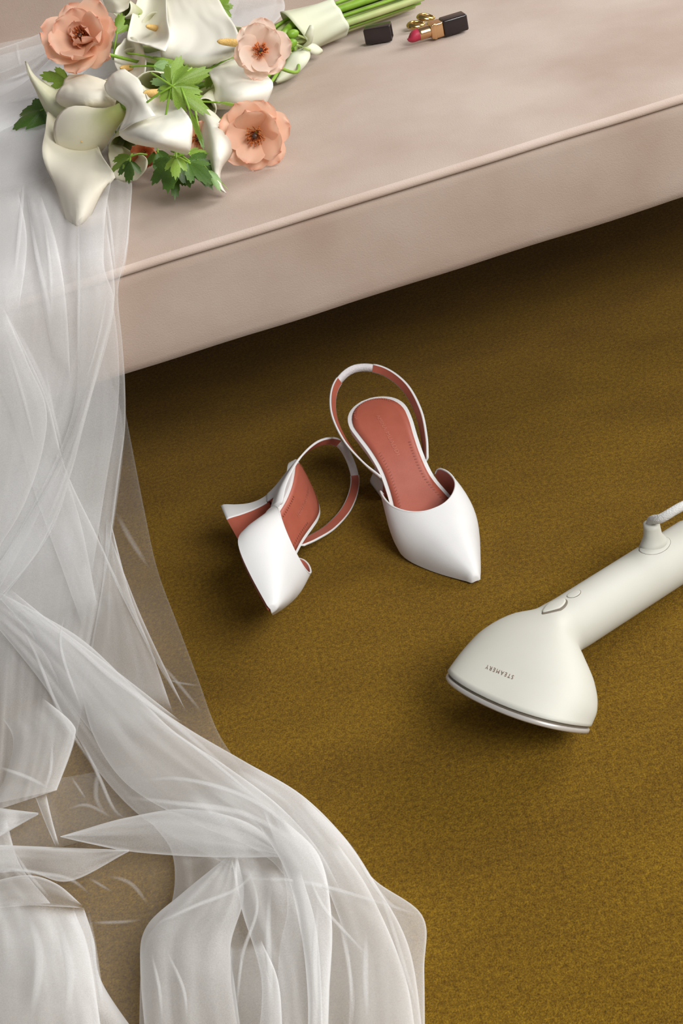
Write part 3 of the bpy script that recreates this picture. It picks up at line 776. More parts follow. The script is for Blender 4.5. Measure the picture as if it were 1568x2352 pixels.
    trumpet([(430, 70, .040, .0055), (392, 68, .052, .0130), (358, 66, .068, .0210)], 'calla', o)
    spadix((362, 66, .078), (336, 60, .096), o, .0042)
    o = sheet('calla_lily', [((374, -14), (430, -20), (498, -8), .088, .092, .084), ((382, 28), (446, 28), (520, 30), .094, .092, .090), ((386, 72), (455, 70), (545, 72), .094, .086, .088), ((368, 112), (455, 110), (552, 114), .086, .080, .078), ((372, 133), (450, 138), (528, 133), .074, .074, .068), ((408, 147), (462, 157), (502, 144), .062, .062, .058)], .58, 1, 'calla', nu=22, seed=8)
    trumpet([(610, 92, .034, .0060), (580, 98, .046, .0120), (548, 100, .060, .0200)], 'calla', o)
    spadix((552, 99, .086), (498, 95, .096), o, .0048)
    o = sheet('calla_lily', [((474, 150), (530, 138), (590, 132), .052, .056, .052), ((482, 175), (540, 174), (606, 164), .060, .066, .060), ((494, 205), (548, 206), (626, 190), .058, .066, .056), ((485, 233), (550, 230), (622, 216), .048, .058, .046), ((494, 252), (546, 249), (608, 245), .036, .044, .034)], .65, 1, 'calla', nu=20, seed=9)
    trumpet([(640, 110, .028, .0055), (600, 128, .034, .0130), (560, 150, .042, .0200)], 'calla', o)
    o = sheet('calla_lily', [((448, 240), (470, 246), (494, 262), .050, .056, .050), ((461, 285), (490, 288), (518, 288), .046, .058, .044), ((464, 325), (500, 324), (535, 322), .040, .056, .036), ((470, 356), (500, 357), (532, 352), .034, .050, .028), ((482, 386), (497, 388), (510, 384), .026, .036, .022),
        ((491, 412), (498, 413), (505, 411), .020, .025, .018), ((500, 431), (505, 432), (510, 430), .014, .016, .012), ((514, 442), (516, 442), (519, 443), .010, .010, .008)], .55, 1, 'calla', seed=10)
    trumpet([(500, 210, .040, .0055), (486, 226, .044, .0090), (472, 250, .048, .0120)], 'calla', o, .1, .6)
    o = sheet('calla_lily', [((248, 332), (275, 333), (300, 350), .034, .024, .034), ((250, 360), (290, 358), (334, 362), .034, .022, .032), ((256, 390), (295, 390), (336, 388), .028, .020, .026), ((268, 416), (290, 417), (314, 413), .018, .018, .018)], .45, .75, 'calla_warm', seed=11)
    trumpet([(292, 296, .026, .0060), (285, 312, .028, .0100), (282, 342, .028, .0160)], 'calla', o, .1, .5)
    o = sheet('calla_lily', [((232, -26), (268, -30), (304, -24), .140, .146, .140), ((238, 4), (268, 2), (300, -2), .128, .130, .126), ((248, 26), (272, 30), (292, 20), .112, .114, .110)], .5, .8, 'calla', seed=12)
    trumpet([(340, 45, .060, .0050), (306, 28, .088, .0090), (278, 16, .110, .0130)], 'calla', o)
    o = sheet('calla_lily', [((154, 66), (166, 42), (186, 48), .094, .098, .094), ((158, 84), (172, 70), (192, 70), .086, .090, .086), ((168, 100), (180, 92), (196, 92), .076, .078, .076)], .7, 1, 'calla', seed=13)
    trumpet([(250, 100, .050, .0050), (215, 92, .064, .0070), (185, 84, .078, .0090)], 'calla', o)
    # butterfly ranunculus: centre, petals around it
    def petal_mesh(L, W, cup, seed):
        rnd = random.Random(seed); nu, nv = 12, 13; verts = []; grow = []
        for j in range(nu + 1):
            t = j / nu; wv = W * (math.sin(PI * min(1, t ** .75 * .86)) ** .8 + .05) * (1 if t < .8 else 1)
            if t > .86: wv *= math.sqrt(max(.02, 1 - ((t - .86) / .145) ** 2))
            for i in range(nv + 1):
                f = -1 + 2 * i / nv
                x = L * t; y = wv * f
                zz = cup * L * (t ** 2 * .9) + cup * W * f * f * .8 * t + .06 * L * math.sin(f * 4 + seed + 3 * t) * t ** 2
                verts.append((x - .03 * L * abs(math.sin(f * 5 + seed)) * t ** 5, y, zz)); grow.append(max(t ** 1.2 * .97, (abs(f) ** 6) * .93 * t ** .3))
        faces = []
        for j in range(nu):
            for i in range(nv):
                a = j * (nv + 1) + i; faces.append((a, a + 1, a + nv + 2, a + nv + 1))
        me = mesh('petal', verts, faces); set_grow(me, grow); return me
    def ranunculus(px, py, h, face, R, mt, stm, seed, whorls, via=None):
        c = onz(px, py, ZB + h); z = imgdir(*face); m = frame(c, imgdir(1, 0, 0), z)
        rnd = random.Random(seed)
        bm = bmesh.new()
        for k in range(70):
            r = R * .30 * math.sqrt(rnd.random()) ; a = rnd.random() * 2 * PI; hgt = R * (.22 + .22 * rnd.random())
            b0 = Vector((r * .35 * math.cos(a), r * .35 * math.sin(a), 0)); b1 = Vector((r * math.cos(a), r * math.sin(a), hgt))
            n0 = len(bm.verts); rr = R * .016
            ring = []
            for p, q in ((b0, rr * .6), (b0.lerp(b1, .85), rr * .7), (b1, rr * 1.8)):
                ring.append([bm.verts.new(m @ (p + Vector((q * math.cos(g), q * math.sin(g), 0)))) for g in (0, 2.1, 4.2)])
            for u, v in zip(ring, ring[1:]):
                for i in range(3): bm.faces.new((u[i], u[(i + 1) % 3], v[(i + 1) % 3], v[i]))
            bm.faces.new(ring[-1])
        cen = P('ranunculus', bm_mesh('stamens', bm), stm)
        pb = bmesh.new(); bmesh.ops.create_uvsphere(pb, u_segments=12, v_segments=8, radius=R * .085)
        for v in pb.verts: v.co = m @ (v.co + Vector((0, 0, R * .30)))
        link('pistil', bm_mesh('pistil', pb), cen, MT['pistil'])
        for wi, (cnt, el, sc, cup, ph) in enumerate(whorls):
            vs = [petal_mesh(R, R * .46, cup, seed + wi * 3 + q) for q in range(3)]
            for k in range(cnt):
                a = 2 * PI * k / cnt + ph + rnd.uniform(-.15, .15); s = sc * rnd.uniform(.88, 1.08); e = el + rnd.uniform(-.12, .12)
                pm = m @ Matrix.Rotation(a, 4, 'Z') @ Matrix.Translation((R * .04, 0, -R * .03 * wi)) @ Matrix.Rotation(-e, 4, 'Y') @ Matrix.Rotation(rnd.uniform(-.25, .25), 4, 'X') @ Matrix.Scale(s, 4)
                o = link('petal', vs[k % 3], cen, mt); o.matrix_parent_inverse = Matrix.Translation(-root.location) @ Matrix.Identity(4)
                o.matrix_parent_inverse = Matrix.Identity(4); o.matrix_basis = pm
        if via: via = [onz(a_, b_, ZB + h_) for a_, b_, h_ in via]
        link('stem', tube('stem', stem_path(c - z * R * .1, -z, via), .0021, 8, 36), cen, MT['stem'])
    ranunculus(194, 92, .118, (-.22, -.08, .95), .042, MT['petal'], MT['stamen'], 21, ((7, .10, 1.12, .22, .2), (6, .40, .98, .32, .5), (4, .85, .66, .40, .4)))
    ranunculus(598, 119, .088, (.05, .10, .98), .032, MT['petal_pale'], MT['stamen_orange'], 22, ((6, .08, 1.08, .18, .3), (6, .34, .95, .26, .8)))
    ranunculus(588, 306, .040, (-.06, .42, .74), .038, MT['petal'], MT['stamen'], 23, ((7, .05, 1.06, .12, .25), (5, .38, 1.0, .22, .65)), [(578, 250, .026), (574, 215, .030), (572, 180, .026), (600, 140, .022)])
    ranunculus(452, 318, .034, (.2, .3, .8), .024, MT['petal'], MT['stamen'], 24, ((6, .3, 1.0, .3, .2),))
    ranunculus(332, 348, .030, (.0, .6, .6), .018, MT['petal_deep'], MT['stamen'], 25, ((6, .3, 1.0, .3, .2),))
    # lobed leaves
    def leaf_mesh(seed, narrow=1.0, lobes=3):
        rnd = random.Random(seed); verts = [Vector((0, 0, 0))]; faces = []
        lob = {3: ((-.85, .72), (0, 1.0), (.85, .72)), 5: ((-1.5, .55), (-.75, .85), (0, 1.0), (.75, .85), (1.5, .55)), 1: ((0, 1.0),)}[lobes]
        na = 64; ring = []; span = lob[-1][0] + .62
        for i in range(na + 1):
            th = -span + 2 * span * i / na; r = .20
            for c, ln in lob:
                d = abs(th - c) / .60
                if d < 1:
                    rr = ln * (1 - d ** 1.5) ** .50
                    tooth = abs(((th - c) * 5.2 + .5) % 1 - .5) * 2
                    rr *= .87 + .13 * (1 - tooth)
                    r = max(r, rr)
            ring.append((th, r))
        fr = (.25, .5, .75, 1.0)
        for f in fr:
            for th, r in ring:
                x = r * f * math.cos(th * .82); y = r * f * math.sin(th * .82) * narrow
                crease = .05 * min(abs(th - c) for c, _ in lob)
                z = .12 * math.sin(3 * th + seed) * f * r - .28 * (f * r) ** 2 + crease * f
                verts.append(Vector((x, y, z)))
        n = na + 1
        for i in range(na): faces.append((0, 1 + i, 2 + i))
        for k in range(3):
            for i in range(na):
                a = 1 + k * n + i; faces.append((a, a + n, a + n + 1, a + 1))
        return mesh('leaf', verts, faces)
    LM = {}
    def leaf(px, py, h, d, up, size, mt, seed, narrow=1.0, lobes=3, stalk=.03):
        key = (seed % 5, narrow, lobes, mt)
        if key not in LM: LM[key] = leaf_mesh(seed % 5, narrow, lobes)
        c = onz(px, py, ZB + h); m = frame(c, imgdir(*d), imgdir(*up))
        me = LM[key]
        o = link('leaf', me, root, MT[mt]); o.matrix_parent_inverse = inv; o.matrix_basis = m @ Matrix.Scale(size, 4)
        x = Vector((m[0][0], m[1][0], m[2][0])); z = Vector((m[0][2], m[1][2], m[2][2]))
        sd = stalk
        tm = tube('leaf_stalk', [c + x * size * .1, c - x * sd * .5 - z * .004, c - x * sd - z * .012], .0011, 8, 10)
        k = link('leaf_stalk', tm, o, MT['stem']); k.matrix_parent_inverse = (inv @ o.matrix_basis).inverted() @ inv if False else Matrix.Identity(4)
        k.matrix_basis = o.matrix_basis.inverted()
    V1 = (0, 0, 1); V2 = (0, -.5, .9); V3 = (-.3, .4, .85)
    leaf(100, 250, .045, (-.85, .40, .0), (-.2, -.3, .9), .050, 'leaf_dark', 1, .9, 5)
    leaf(98, 262, .040, (-.15, .95, .1), V1, .034, 'leaf_dark', 2, .55, 3)
    leaf(158, 186, .075, (-.92, -.25, .1), V1, .040, 'leaf', 3, .75, 3)
    leaf(140, 106, .080, (-.7, .7, 0), V1, .012, 'leaf_dark', 4, .7, 3)
    leaf(268, 78, .085, (.2, -.95, .1), V1, .030, 'leaf', 1, 1.0, 3)
    leaf(270, 62, .080, (.8, -.55, .1), V1, .036, 'leaf', 2, .8, 3)
    leaf(500, 22, .075, (.6, -.8, .0), V1, .026, 'leaf', 3, 1.0, 5)
    leaf(505, 14, .080, (.75, .65, .1), V1, .020, 'leaf', 4, .9, 3)
    leaf(394, 196, .128, (.25, -.95, .2), V1, .036, 'leaf', 0, .75, 3)
    leaf(394, 198, .128, (.86, -.42, .15), V1, .046, 'leaf', 1, .75, 3)
    leaf(396, 198, .128, (.80, .58, .1), V1, .048, 'leaf', 2, .72, 3)
    leaf(394, 198, .126, (-.62, .72, .1), V1, .020, 'leaf', 3, 1.0, 3)
    leaf(392, 194, .120, (-.95, -.25, .1), V1, .024, 'leaf_pale', 4, .9, 3)
    leaf(432, 244, .110, (.35, .93, .1), V1, .040, 'leaf', 0, .35, 1)
    leaf(342, 130, .085, (.92, .25, .1), V1, .050, 'leaf', 2, .5, 1)
    leaf(352, 152, .080, (.95, .10, .1), V1, .030, 'leaf_pale', 3, .7, 3)
    leaf(398, 366, .050, (-.10, .97, .2), V2, .042, 'leaf_dark', 1, 1.0, 5)
    leaf(404, 360, .064, (.02, .97, .2), V2, .028, 'leaf', 2, .9, 3)
    leaf(430, 366, .046, (.62, .78, .1), V2, .044, 'leaf_dark', 3, .95, 5)
    leaf(432, 372, .054, (.70, .60, .2), V2, .034, 'leaf_dark', 0, 1.0, 3)
    leaf(432, 352, .050, (.85, -.25, .2), V2, .022, 'leaf', 1, 1.0, 3)
    leaf(404, 395, .036, (-.02, 1.0, .05), V2, .030, 'leaf_dark', 4, .8, 3)
    leaf(478, 392, .040, (.45, .88, .1), V2, .030, 'leaf_pale', 2, .55, 3)
    leaf(492, 408, .030, (.75, .65, .0), V2, .020, 'leaf', 4, .25, 1)
    leaf(300, 358, .050, (-.75, .62, .2), V2, .032, 'leaf', 0, .8, 3, .02)
    leaf(298, 368, .048, (.02, .98, .2), V2, .030, 'leaf_dark', 1, .9, 3, .02)
    leaf(362, 345, .030, (.1, .95, .1), V2, .036, 'leaf_dark', 3, .9, 3)
    leaf(455, 290, .070, (.2, .95, .1), V1, .024, 'leaf_pale', 4, .5, 1)
    leaf(495, 150, .060, (-.8, .5, .2), V1, .045, 'leaf', 1, .8, 3)
    leaf(548, 62, .060, (.90, .10, .2), V1, .022, 'leaf', 3, .5, 1)
    leaf(500, 235, .075, (.85, .10, .1), V1, .022, 'leaf', 1, .4, 1)
    leaf(265, 300, .030, (.3, .9, .1), V1, .030, 'leaf_pale', 2, .6, 1)
    # small buds among the stems
    for px, py, h in ((672, 78, .040), (655, 118, .034), (640, 84, .045), (668, 100, .040)):
        c = onz(px, py, ZB + h); pb = bmesh.new(); bmesh.ops.create_uvsphere(pb, u_segments=14, v_segments=10, radius=.0058)
        for v in pb.verts: v.co = c + BAX * v.co.x * 1.5 + BSIDE * v.co.y + Vector((0, 0, v.co.z))
        bd = P('bud', bm_mesh('bud', pb), MT['stem'])
        link('stem', tube('stem', [c, c + BAX * .010 - Vector((0, 0, .006)), c + BAX * .024 - Vector((0, 0, .016))], .0016, 8, 10), bd, MT['stem_pale'])
    # wrap of a broad pale leaf round the stems, its ends knotted in front
    rows = []; gr = []; n = 48
    L0, L1 = -.022, .040
    for j in range(15):
        f = j / 14; rr = []
        for i in range(n):
            a = 2 * PI * i / n
            lo = L0 - .014 * math.sin(a - .4)
            s = lo + (L1 + .004 * math.sin(a * 2) - lo) * f
            R = .0300 - .0025 * f + .0035 * (1 - f) ** 3 + .0011 * math.sin(7 * a + 3 * f) * (.4 + f)
            p = TIE + BAX * s + BSIDE * R * math.cos(a) + BUP * R * math.sin(a) * .86
            p.z = max(p.z, ZB + .003)
            rr.append(p); gr.append(.4 + .6 * f)
        rows.append(rr)
    me = grid('stem_wrap', rows, closed=True); set_grow(me, gr)
    wrp = P('stem_wrap', me, MT['wrap']); solidify(wrp, .0012)
    def tail(pts, wd):
        C = cr(pts, 18); rows = []; gr = []
        for k, c in enumerate(C):
            t = k / 17; tg = (C[min(17, k + 1)] - C[max(0, k - 1)]).normalized(); sd = tg.cross(imgdir(0, 0, 1)).normalized()
            w_ = wd * (math.sin(PI * min(1, t * .95 + .05)) ** .8) + .0012
            rows.append([c + sd * w_ * f + imgdir(0, 0, 1) * (.004 * (1 - f * f)) for f in (-1, -.5, 0, .5, 1)]); gr += [1.0 - .4 * (t > .8)] * 5
        me = grid('wrap_tail', rows); set_grow(me, gr); solidify(link('wrap_tail', me, wrp, MT['wrap']), .0010)
    K = onz(700, 112, ZB + .022)
    tail([K, onz(688, 132, ZB + .024), onz(664, 162, ZB + .014), onz(634, 190, ZB + .006)], .0105)
    tail([K, onz(715, 112, ZB + .020), onz(740, 117, ZB + .010)], .0062)
    tail([onz(716, 60, ZB + .060), onz(708, 90, ZB + .045), K, onz(698, 126, ZB + .018)], .0065)
    tag(root, 'bridal bouquet of white calla lilies and peach flowers tied with a pale wrap', 'bouquet')
build_bouquet()

# ------------------------------------------------------------------ bridal veil
PROF = [(-SEAT_D - .05, ZB + .50), (-SEAT_D + .012, ZB + .20), (-SEAT_D + .016, ZB + .06), (-SEAT_D + .03, ZB + .012), (-SEAT_D + .08, ZB + .0075), (-.03, ZB + .005), (0.0, ZB + .005), (.008, ZB + .001), (.011, ZB - .010),
        (.014, ZB - .06), (.018, ZB * .5), (.030, .10), (.055, .04), (.090, .010), (.13, .0045), (.2, .0035), (2.5, .0035)]
def prof_off(o):
    out = []
    for k, (n, z) in enumerate(PROF):
        a = PROF[max(0, k - 1)]; b = PROF[min(len(PROF) - 1, k + 1)]
        d = Vector((b[0] - a[0], b[1] - a[1])).normalized(); nm = Vector((-d.y, d.x))
        if nm.x + nm.y < 0: nm = -nm
        out.append((n + nm.x * o, z + nm.y * o))
    return out
_pc = {}
def veil_pt(px, py, o):
    key = round(o * 4000)
    if key not in _pc: _pc[key] = prof_off(key / 4000)
    pf = _pc[key]
    d = ray(px, py); v = CC - SA
    n0, dn = v.dot(SN), d.dot(SN); z0, dz = CAMH, d.z
    best = None
    for (na, za), (nb, zb_) in zip(pf, pf[1:]):
        en, ez = nb - na, zb_ - za
        det = dn * -ez + dz * en
        if abs(det) < 1e-12: continue
        rx, rz = na - n0, za - z0
        t = (rx * -ez + rz * en) / det
        u = (dn * rz - dz * rx) / det
        if t > 0 and -1e-4 <= u <= 1.0001 and (best is None or t < best): best = t
    if best is None:
        best = (pf[0][0] - n0) / dn
    # take up the rest of the rounded offset along the ray
    return CC + d * best
def build_veil():
    root = empty('bridal_veil', sofa(-.15, .15, 0))
    inv = Matrix.Translation(-root.location)
    cnt = [0]
    def sstep(x): x = min(1, max(0, x)); return x * x * (3 - 2 * x)
    def fold(left, right, off, bulge, amp, mt, nu=26, nv=70, freq=2.5, name='tulle_fold', fade=(.14, .14), hem=(.9, .9), crease=False):
        """net between two edges laid over the sofa, the fall and the floor; 'ply' says how many thicknesses lie together"""
        cnt[0] += 1; sd = cnt[0] * 3.7
        Lp = cr([(a, b, 0) for a, b in left], nv); Rp = cr([(a, b, 0) for a, b in right], nv)
        rows = []; ply = []
        for j in range(nv):
            v = j / (nv - 1); r = []
            wpx = (Lp[j] - Rp[j]).length
            for i in range(nu + 1):
                u = .5 - .5 * math.cos(PI * i / nu) if not crease else i / nu
                p = Lp[j].lerp(Rp[j], u)
                e = math.sin(PI * u)
                o = off + bulge * (1 - (2 * u - 1) ** 4) ** .7 * (.75 + .5 * noise.noise(Vector((v * 3, sd, 0))))
                wn = noise.noise(Vector((u * freq * 2 + .6 * math.sin(v * 3 + sd), v * 1.1, sd)))
                wn2 = 1 - 2 * abs(noise.noise(Vector((u * freq * 3.1 + .8 * math.sin(v * 2.3 + sd * 2), v * 1.6, sd + 40))))
                o += amp * .5 * (wn + .5 * wn2) * (.35 + .65 * e)
                r.append(veil_pt(p.x, p.y, max(.001, o)))
                d = 1.0
                if crease: d = 1.15 * math.sin(PI * u) ** 1.5
                else:
                    d += hem[0] * math.exp(-(u * wpx / 3.2) ** 2) + hem[1] * math.exp(-((1 - u) * wpx / 3.2) ** 2)
                    d += .45 * max(0, noise.noise(Vector((u * freq * 4 + math.sin(v * 2 + sd), v * 2.2, sd + 80))))
                if fade[0]: d *= sstep(v / fade[0])
                if fade[1]: d *= sstep((1 - v) / fade[1])
                ply.append(d)
            rows.append(r)
        me = grid(name, rows)
        at = me.attributes.new('ply', 'FLOAT', 'POINT'); at.data.foreach_set('value', ply)
        o = link(name, me, root, MT[mt]); o.matrix_parent_inverse = inv
        return o
    A = [
     # seat and front fall
     ([(-80, 115), (-80, 500), (-80, 900), (-80, 1300), (-80, 1600), (-80, 1885)],
      [(640, -30), (610, 60), (440, 170), (308, 320), (303, 440), (288, 590), (271, 668), (281, 790), (287, 880), (287, 985), (272, 1100), (247, 1290), (216, 1470), (186, 1640), (166, 1720), (130, 1815)], .010, .004, .006, 'tulle2', 70, 160, 7, dict(fade=(0, 0), hem=(0, .9))),
     ([(-80, 150), (-80, 330), (-80, 520), (-80, 760), (-80, 1050), (-80, 1330)],
      [(560, -30), (500, 100), (330, 250), (255, 420), (238, 600), (262, 700), (225, 860), (170, 1010), (60, 1240), (-40, 1420)], .016, .004, .006, 'tulle2', 60, 120, 6, dict(fade=(0, .1), hem=(0, .5))),
     ([(-80, 700), (-80, 1000), (-80, 1400), (-80, 1800), (-80, 2000)],
      [(285, 930), (300, 1010), (331, 1170), (362, 1310), (410, 1440), (455, 1560), (495, 1670), (538, 1742), (600, 1830)], .003, .002, .004, 'tulle0', 50, 100, 5, dict(fade=(.05, 0), hem=(0, .8))),
     ([(-80, 560), (-80, 900), (-80, 1200), (-80, 1450)], [(245, 620), (268, 760), (272, 920), (240, 1130), (205, 1360)], .013, .004, .006, 'tulle2', 50, 90, 6, dict(fade=(.15, .2), hem=(0, .2))),
     ([(-80, 640), (-80, 900), (-80, 1200), (-80, 1700)], [(205, 760), (280, 960), (258, 1180), (190, 1600)], .007, .003, .005, 'tulle1', 50, 90, 6, dict(fade=(.15, .2), hem=(0, .2))),
     # bright diagonal bands of the fall
     ([(180, 470), (180, 700), (179, 850), (166, 950), (130, 1050), (60, 1190), (-30, 1340)],
      [(240, 480), (262, 640), (258, 720), (228, 840), (197, 960), (166, 1075), (112, 1230), (-30, 1420)], .026, .006, .003, 'tulle1', 16, 80, 2),
     ([(200, 880), (168, 985), (110, 1110), (40, 1230), (-40, 1345)],
      [(214, 880), (196, 960), (166, 1080), (125, 1190), (70, 1290), (-40, 1415)], .034, .008, .002, 'tulle1', 12, 60, 1.5),
     ([(-60, 700), (-60, 900), (-60, 1100), (-60, 1330)], [(5, 700), (62, 830), (108, 960), (60, 1150), (-50, 1330)], .030, .010, .006, 'tulle2', 20, 60, 3),
     ([(-40, 800), (25, 950), (75, 1120), (140, 1300), (205, 1480)], [(0, 690), (70, 830), (112, 930), (152, 1080), (222, 1230), (300, 1400)], .022, .008, .005, 'tulle1', 24, 70, 3),
     ([(60, 440), (76, 560), (98, 700), (124, 830)], [(92, 440), (130, 560), (152, 700), (162, 880)], .020, .008, .003, 'tulle1', 14, 40, 2),
     ([(-40, 430), (-40, 620), (-40, 900)], [(40, 430), (62, 560), (40, 730)], .020, .010, .004, 'tulle1', 14, 40, 2),
     ([(-40, 900), (-40, 1200), (-40, 1500)], [(150, 1080), (190, 1220), (225, 1400)], .024, .006, .008, 'tulle1', 26, 60, 5),
     # triangular flare right of the fall
     ([(245, 1180), (236, 1330), (205, 1500), (175, 1640)], [(252, 1190), (300, 1370), (350, 1500), (398, 1640)], .014, .006, .005, 'tulle2', 22, 50, 3),
     ([(215, 1180), (245, 1290), (300, 1410), (380, 1560)], [(252, 1230), (290, 1330), (335, 1440), (430, 1640)], .018, .008, .003, 'tulle1', 14, 40, 2),
     ([(0, 1640), (30, 1700), (10, 1790), (-30, 1850)], [(95, 1600), (165, 1660), (170, 1700), (130, 1815)], .030, .014, .006, 'tulle1', 20, 40, 3, dict(fade=(.25, 0))),
     # the flow over the floor
     ([(-40, 1400), (90, 1560), (175, 1690), (232, 1780), (330, 1880), (480, 1965), (660, 2060)],
      [(-40, 1340), (110, 1420), (205, 1482), (330, 1600), (430, 1672), (560, 1748), (690, 1824), (790, 1922), (857, 2018)], .018, .010, .006, 'tulle2', 34, 110, 4),
     ([(180, 1560), (215, 1690), (290, 1800), (420, 1880), (600, 1960), (690, 2060)],
      [(300, 1580), (400, 1680), (520, 1760), (640, 1850), (730, 1950), (790, 2060)], .030, .012, .006, 'tulle1', 24, 80, 3),
     ([(-40, 1330), (80, 1470), (150, 1600), (240, 1720)], [(20, 1350), (120, 1430), (240, 1520), (420, 1660)], .024, .010, .005, 'tulle1', 22, 60, 3),
     # right mound
     ([(330, 1870), (395, 1960), (392, 2080), (330, 2180), (318, 2420)],
      [(560, 1748), (690, 1824), (790, 1922), (857, 2018), (970, 2104), (974, 2230), (976, 2420)], .014, .020, .012, 'tulle2', 60, 90, 6, dict(fade=(.10, 0))),
     ([(600, 1850), (640, 1960), (660, 2080), (640, 2200), (640, 2420)],
      [(690, 1826), (790, 1925), (856, 2020), (940, 2180), (976, 2420)], .034, .018, .010, 'tulle1', 34, 70, 4, dict(fade=(.1, 0))),
     ([(590, 1890), (655, 2000), (690, 2140), (706, 2280), (706, 2420)], [(650, 1880), (735, 1970), (762, 2120), (756, 2280), (752, 2420)], .060, .014, .004, 'tulle2', 14, 60, 1.5, dict(fade=(.1, 0))),
     ([(700, 1930), (760, 2060), (800, 2200), (800, 2420)], [(770, 1930), (850, 2050), (930, 2240), (960, 2420)], .048, .012, .006, 'tulle1', 16, 50, 2, dict(fade=(.1, 0))),
     ([(525, 1965), (420, 2050), (335, 2130), (322, 2230), (338, 2420)], [(545, 1965), (560, 2060), (530, 2170), (540, 2270), (560, 2420)], .044, .024, .008, 'tulle2', 26, 60, 3, dict(fade=(.1, 0))),
     ([(530, 1970), (555, 2090), (600, 2250), (590, 2420)], [(690, 2000), (724, 2120), (737, 2250), (742, 2420)], .050, .018, .008, 'tulle2', 22, 60, 3, dict(fade=(.1, 0))),
     ([(530, 2170), (530, 2240), (536, 2300), (556, 2420)], [(600, 2160), (640, 2260), (650, 2420)], .070, .014, .004, 'tulle1', 14, 30, 2, dict(fade=(.1, 0))),
     # leaf-like folds crossing the middle
     ([(138, 1921), (185, 1907), (290, 1878), (430, 1858), (570, 1890), (660, 1965)],
      [(140, 1923), (215, 1940), (300, 1956), (420, 1966), (540, 1970), (660, 1968)], .030, .012, .004, 'tulle2', 18, 60, 2, dict(fade=(0, 0))),
     ([(-60, 1938), (60, 1943), (180, 1948), (296, 1952)], [(-60, 2012), (60, 2002), (160, 2024), (296, 1956)], .028, .014, .005, 'tulle2', 16, 50, 2, dict(fade=(0, 0))),
     ([(-40, 1850), (40, 1861), (88, 1867)], [(-40, 1945), (40, 1898), (88, 1871)], .030, .014, .004, 'tulle3', 12, 26, 2, dict(fade=(0, 0))),
     ([(-60, 1850), (-60, 1960), (-60, 2080)], [(14, 1880), (46, 1985), (116, 2075)], .026, .010, .006, 'tulle2', 18, 40, 3, dict(fade=(.1, 0))),
     ([(80, 1828), (104, 1890), (128, 1945)], [(106, 1824), (120, 1885), (136, 1942)], .026, .006, .002, 'tulle1', 8, 26, 1),
     ([(-40, 2030), (60, 2010), (130, 2030), (190, 2080)], [(-40, 2090), (60, 2080), (130, 2082), (192, 2086)], .044, .010, .004, 'tulle1', 12, 40, 2),
     # left mound
     ([(-60, 2040), (-60, 2160), (-60, 2300), (-60, 2420)], [(192, 2084), (216, 2160), (236, 2260), (345, 2420)], .030, .034, .012, 'tulle3', 40, 60, 4, dict(fade=(.1, 0))),
     ([(-60, 2060), (-60, 2200), (-60, 2420)], [(170, 2090), (205, 2190), (240, 2420)], .060, .022, .012, 'tulle2', 30, 50, 4, dict(fade=(.1, 0))),
     # thin ground layer inside the loop
     ([(-60, 1820), (-60, 1980), (-60, 2200), (-60, 2420)], [(300, 1760), (420, 1880), (440, 2060), (420, 2420)], .004, .003, .005, 'tulle0', 40, 60, 6, dict(fade=(0, 0))),
     # backrest and seat folds at the upper left
     ([(-60, 250), (40, 200), (110, 140), (200, 40)], [(-60, 330), (70, 270), (170, 190), (320, 40)], .020, .010, .004, 'tulle2', 16, 40, 2),
     ([(-60, 130), (60, 90), (150, 45), (240, -20)], [(-60, 190), (70, 140), (180, 70), (300, -20)], .016, .006, .003, 'tulle1', 14, 40, 2),
     ([(320, -30), (330, 40), (330, 120)], [(638, -30), (650, 30), (560, 110)], .016, .004, .004, 'tulle2', 20, 30, 3),
     ([(-60, 200), (-60, 320), (-60, 430)], [(560, 20), (380, 170), (270, 360)], .012, .004, .005, 'tulle2', 40, 50, 5),
     ([(-60, 260), (-60, 380), (-60, 470)], [(330, 130), (290, 280), (180, 400)], .018, .006, .006, 'tulle1', 24, 40, 4),
    ]
    for a in A:
        left, right, off, bul, amp, mt, nu, nv, fq = a[:9]
        fold(left, right, off, bul, amp, mt, nu, nv, fq, **(a[9] if len(a) > 9 else {}))
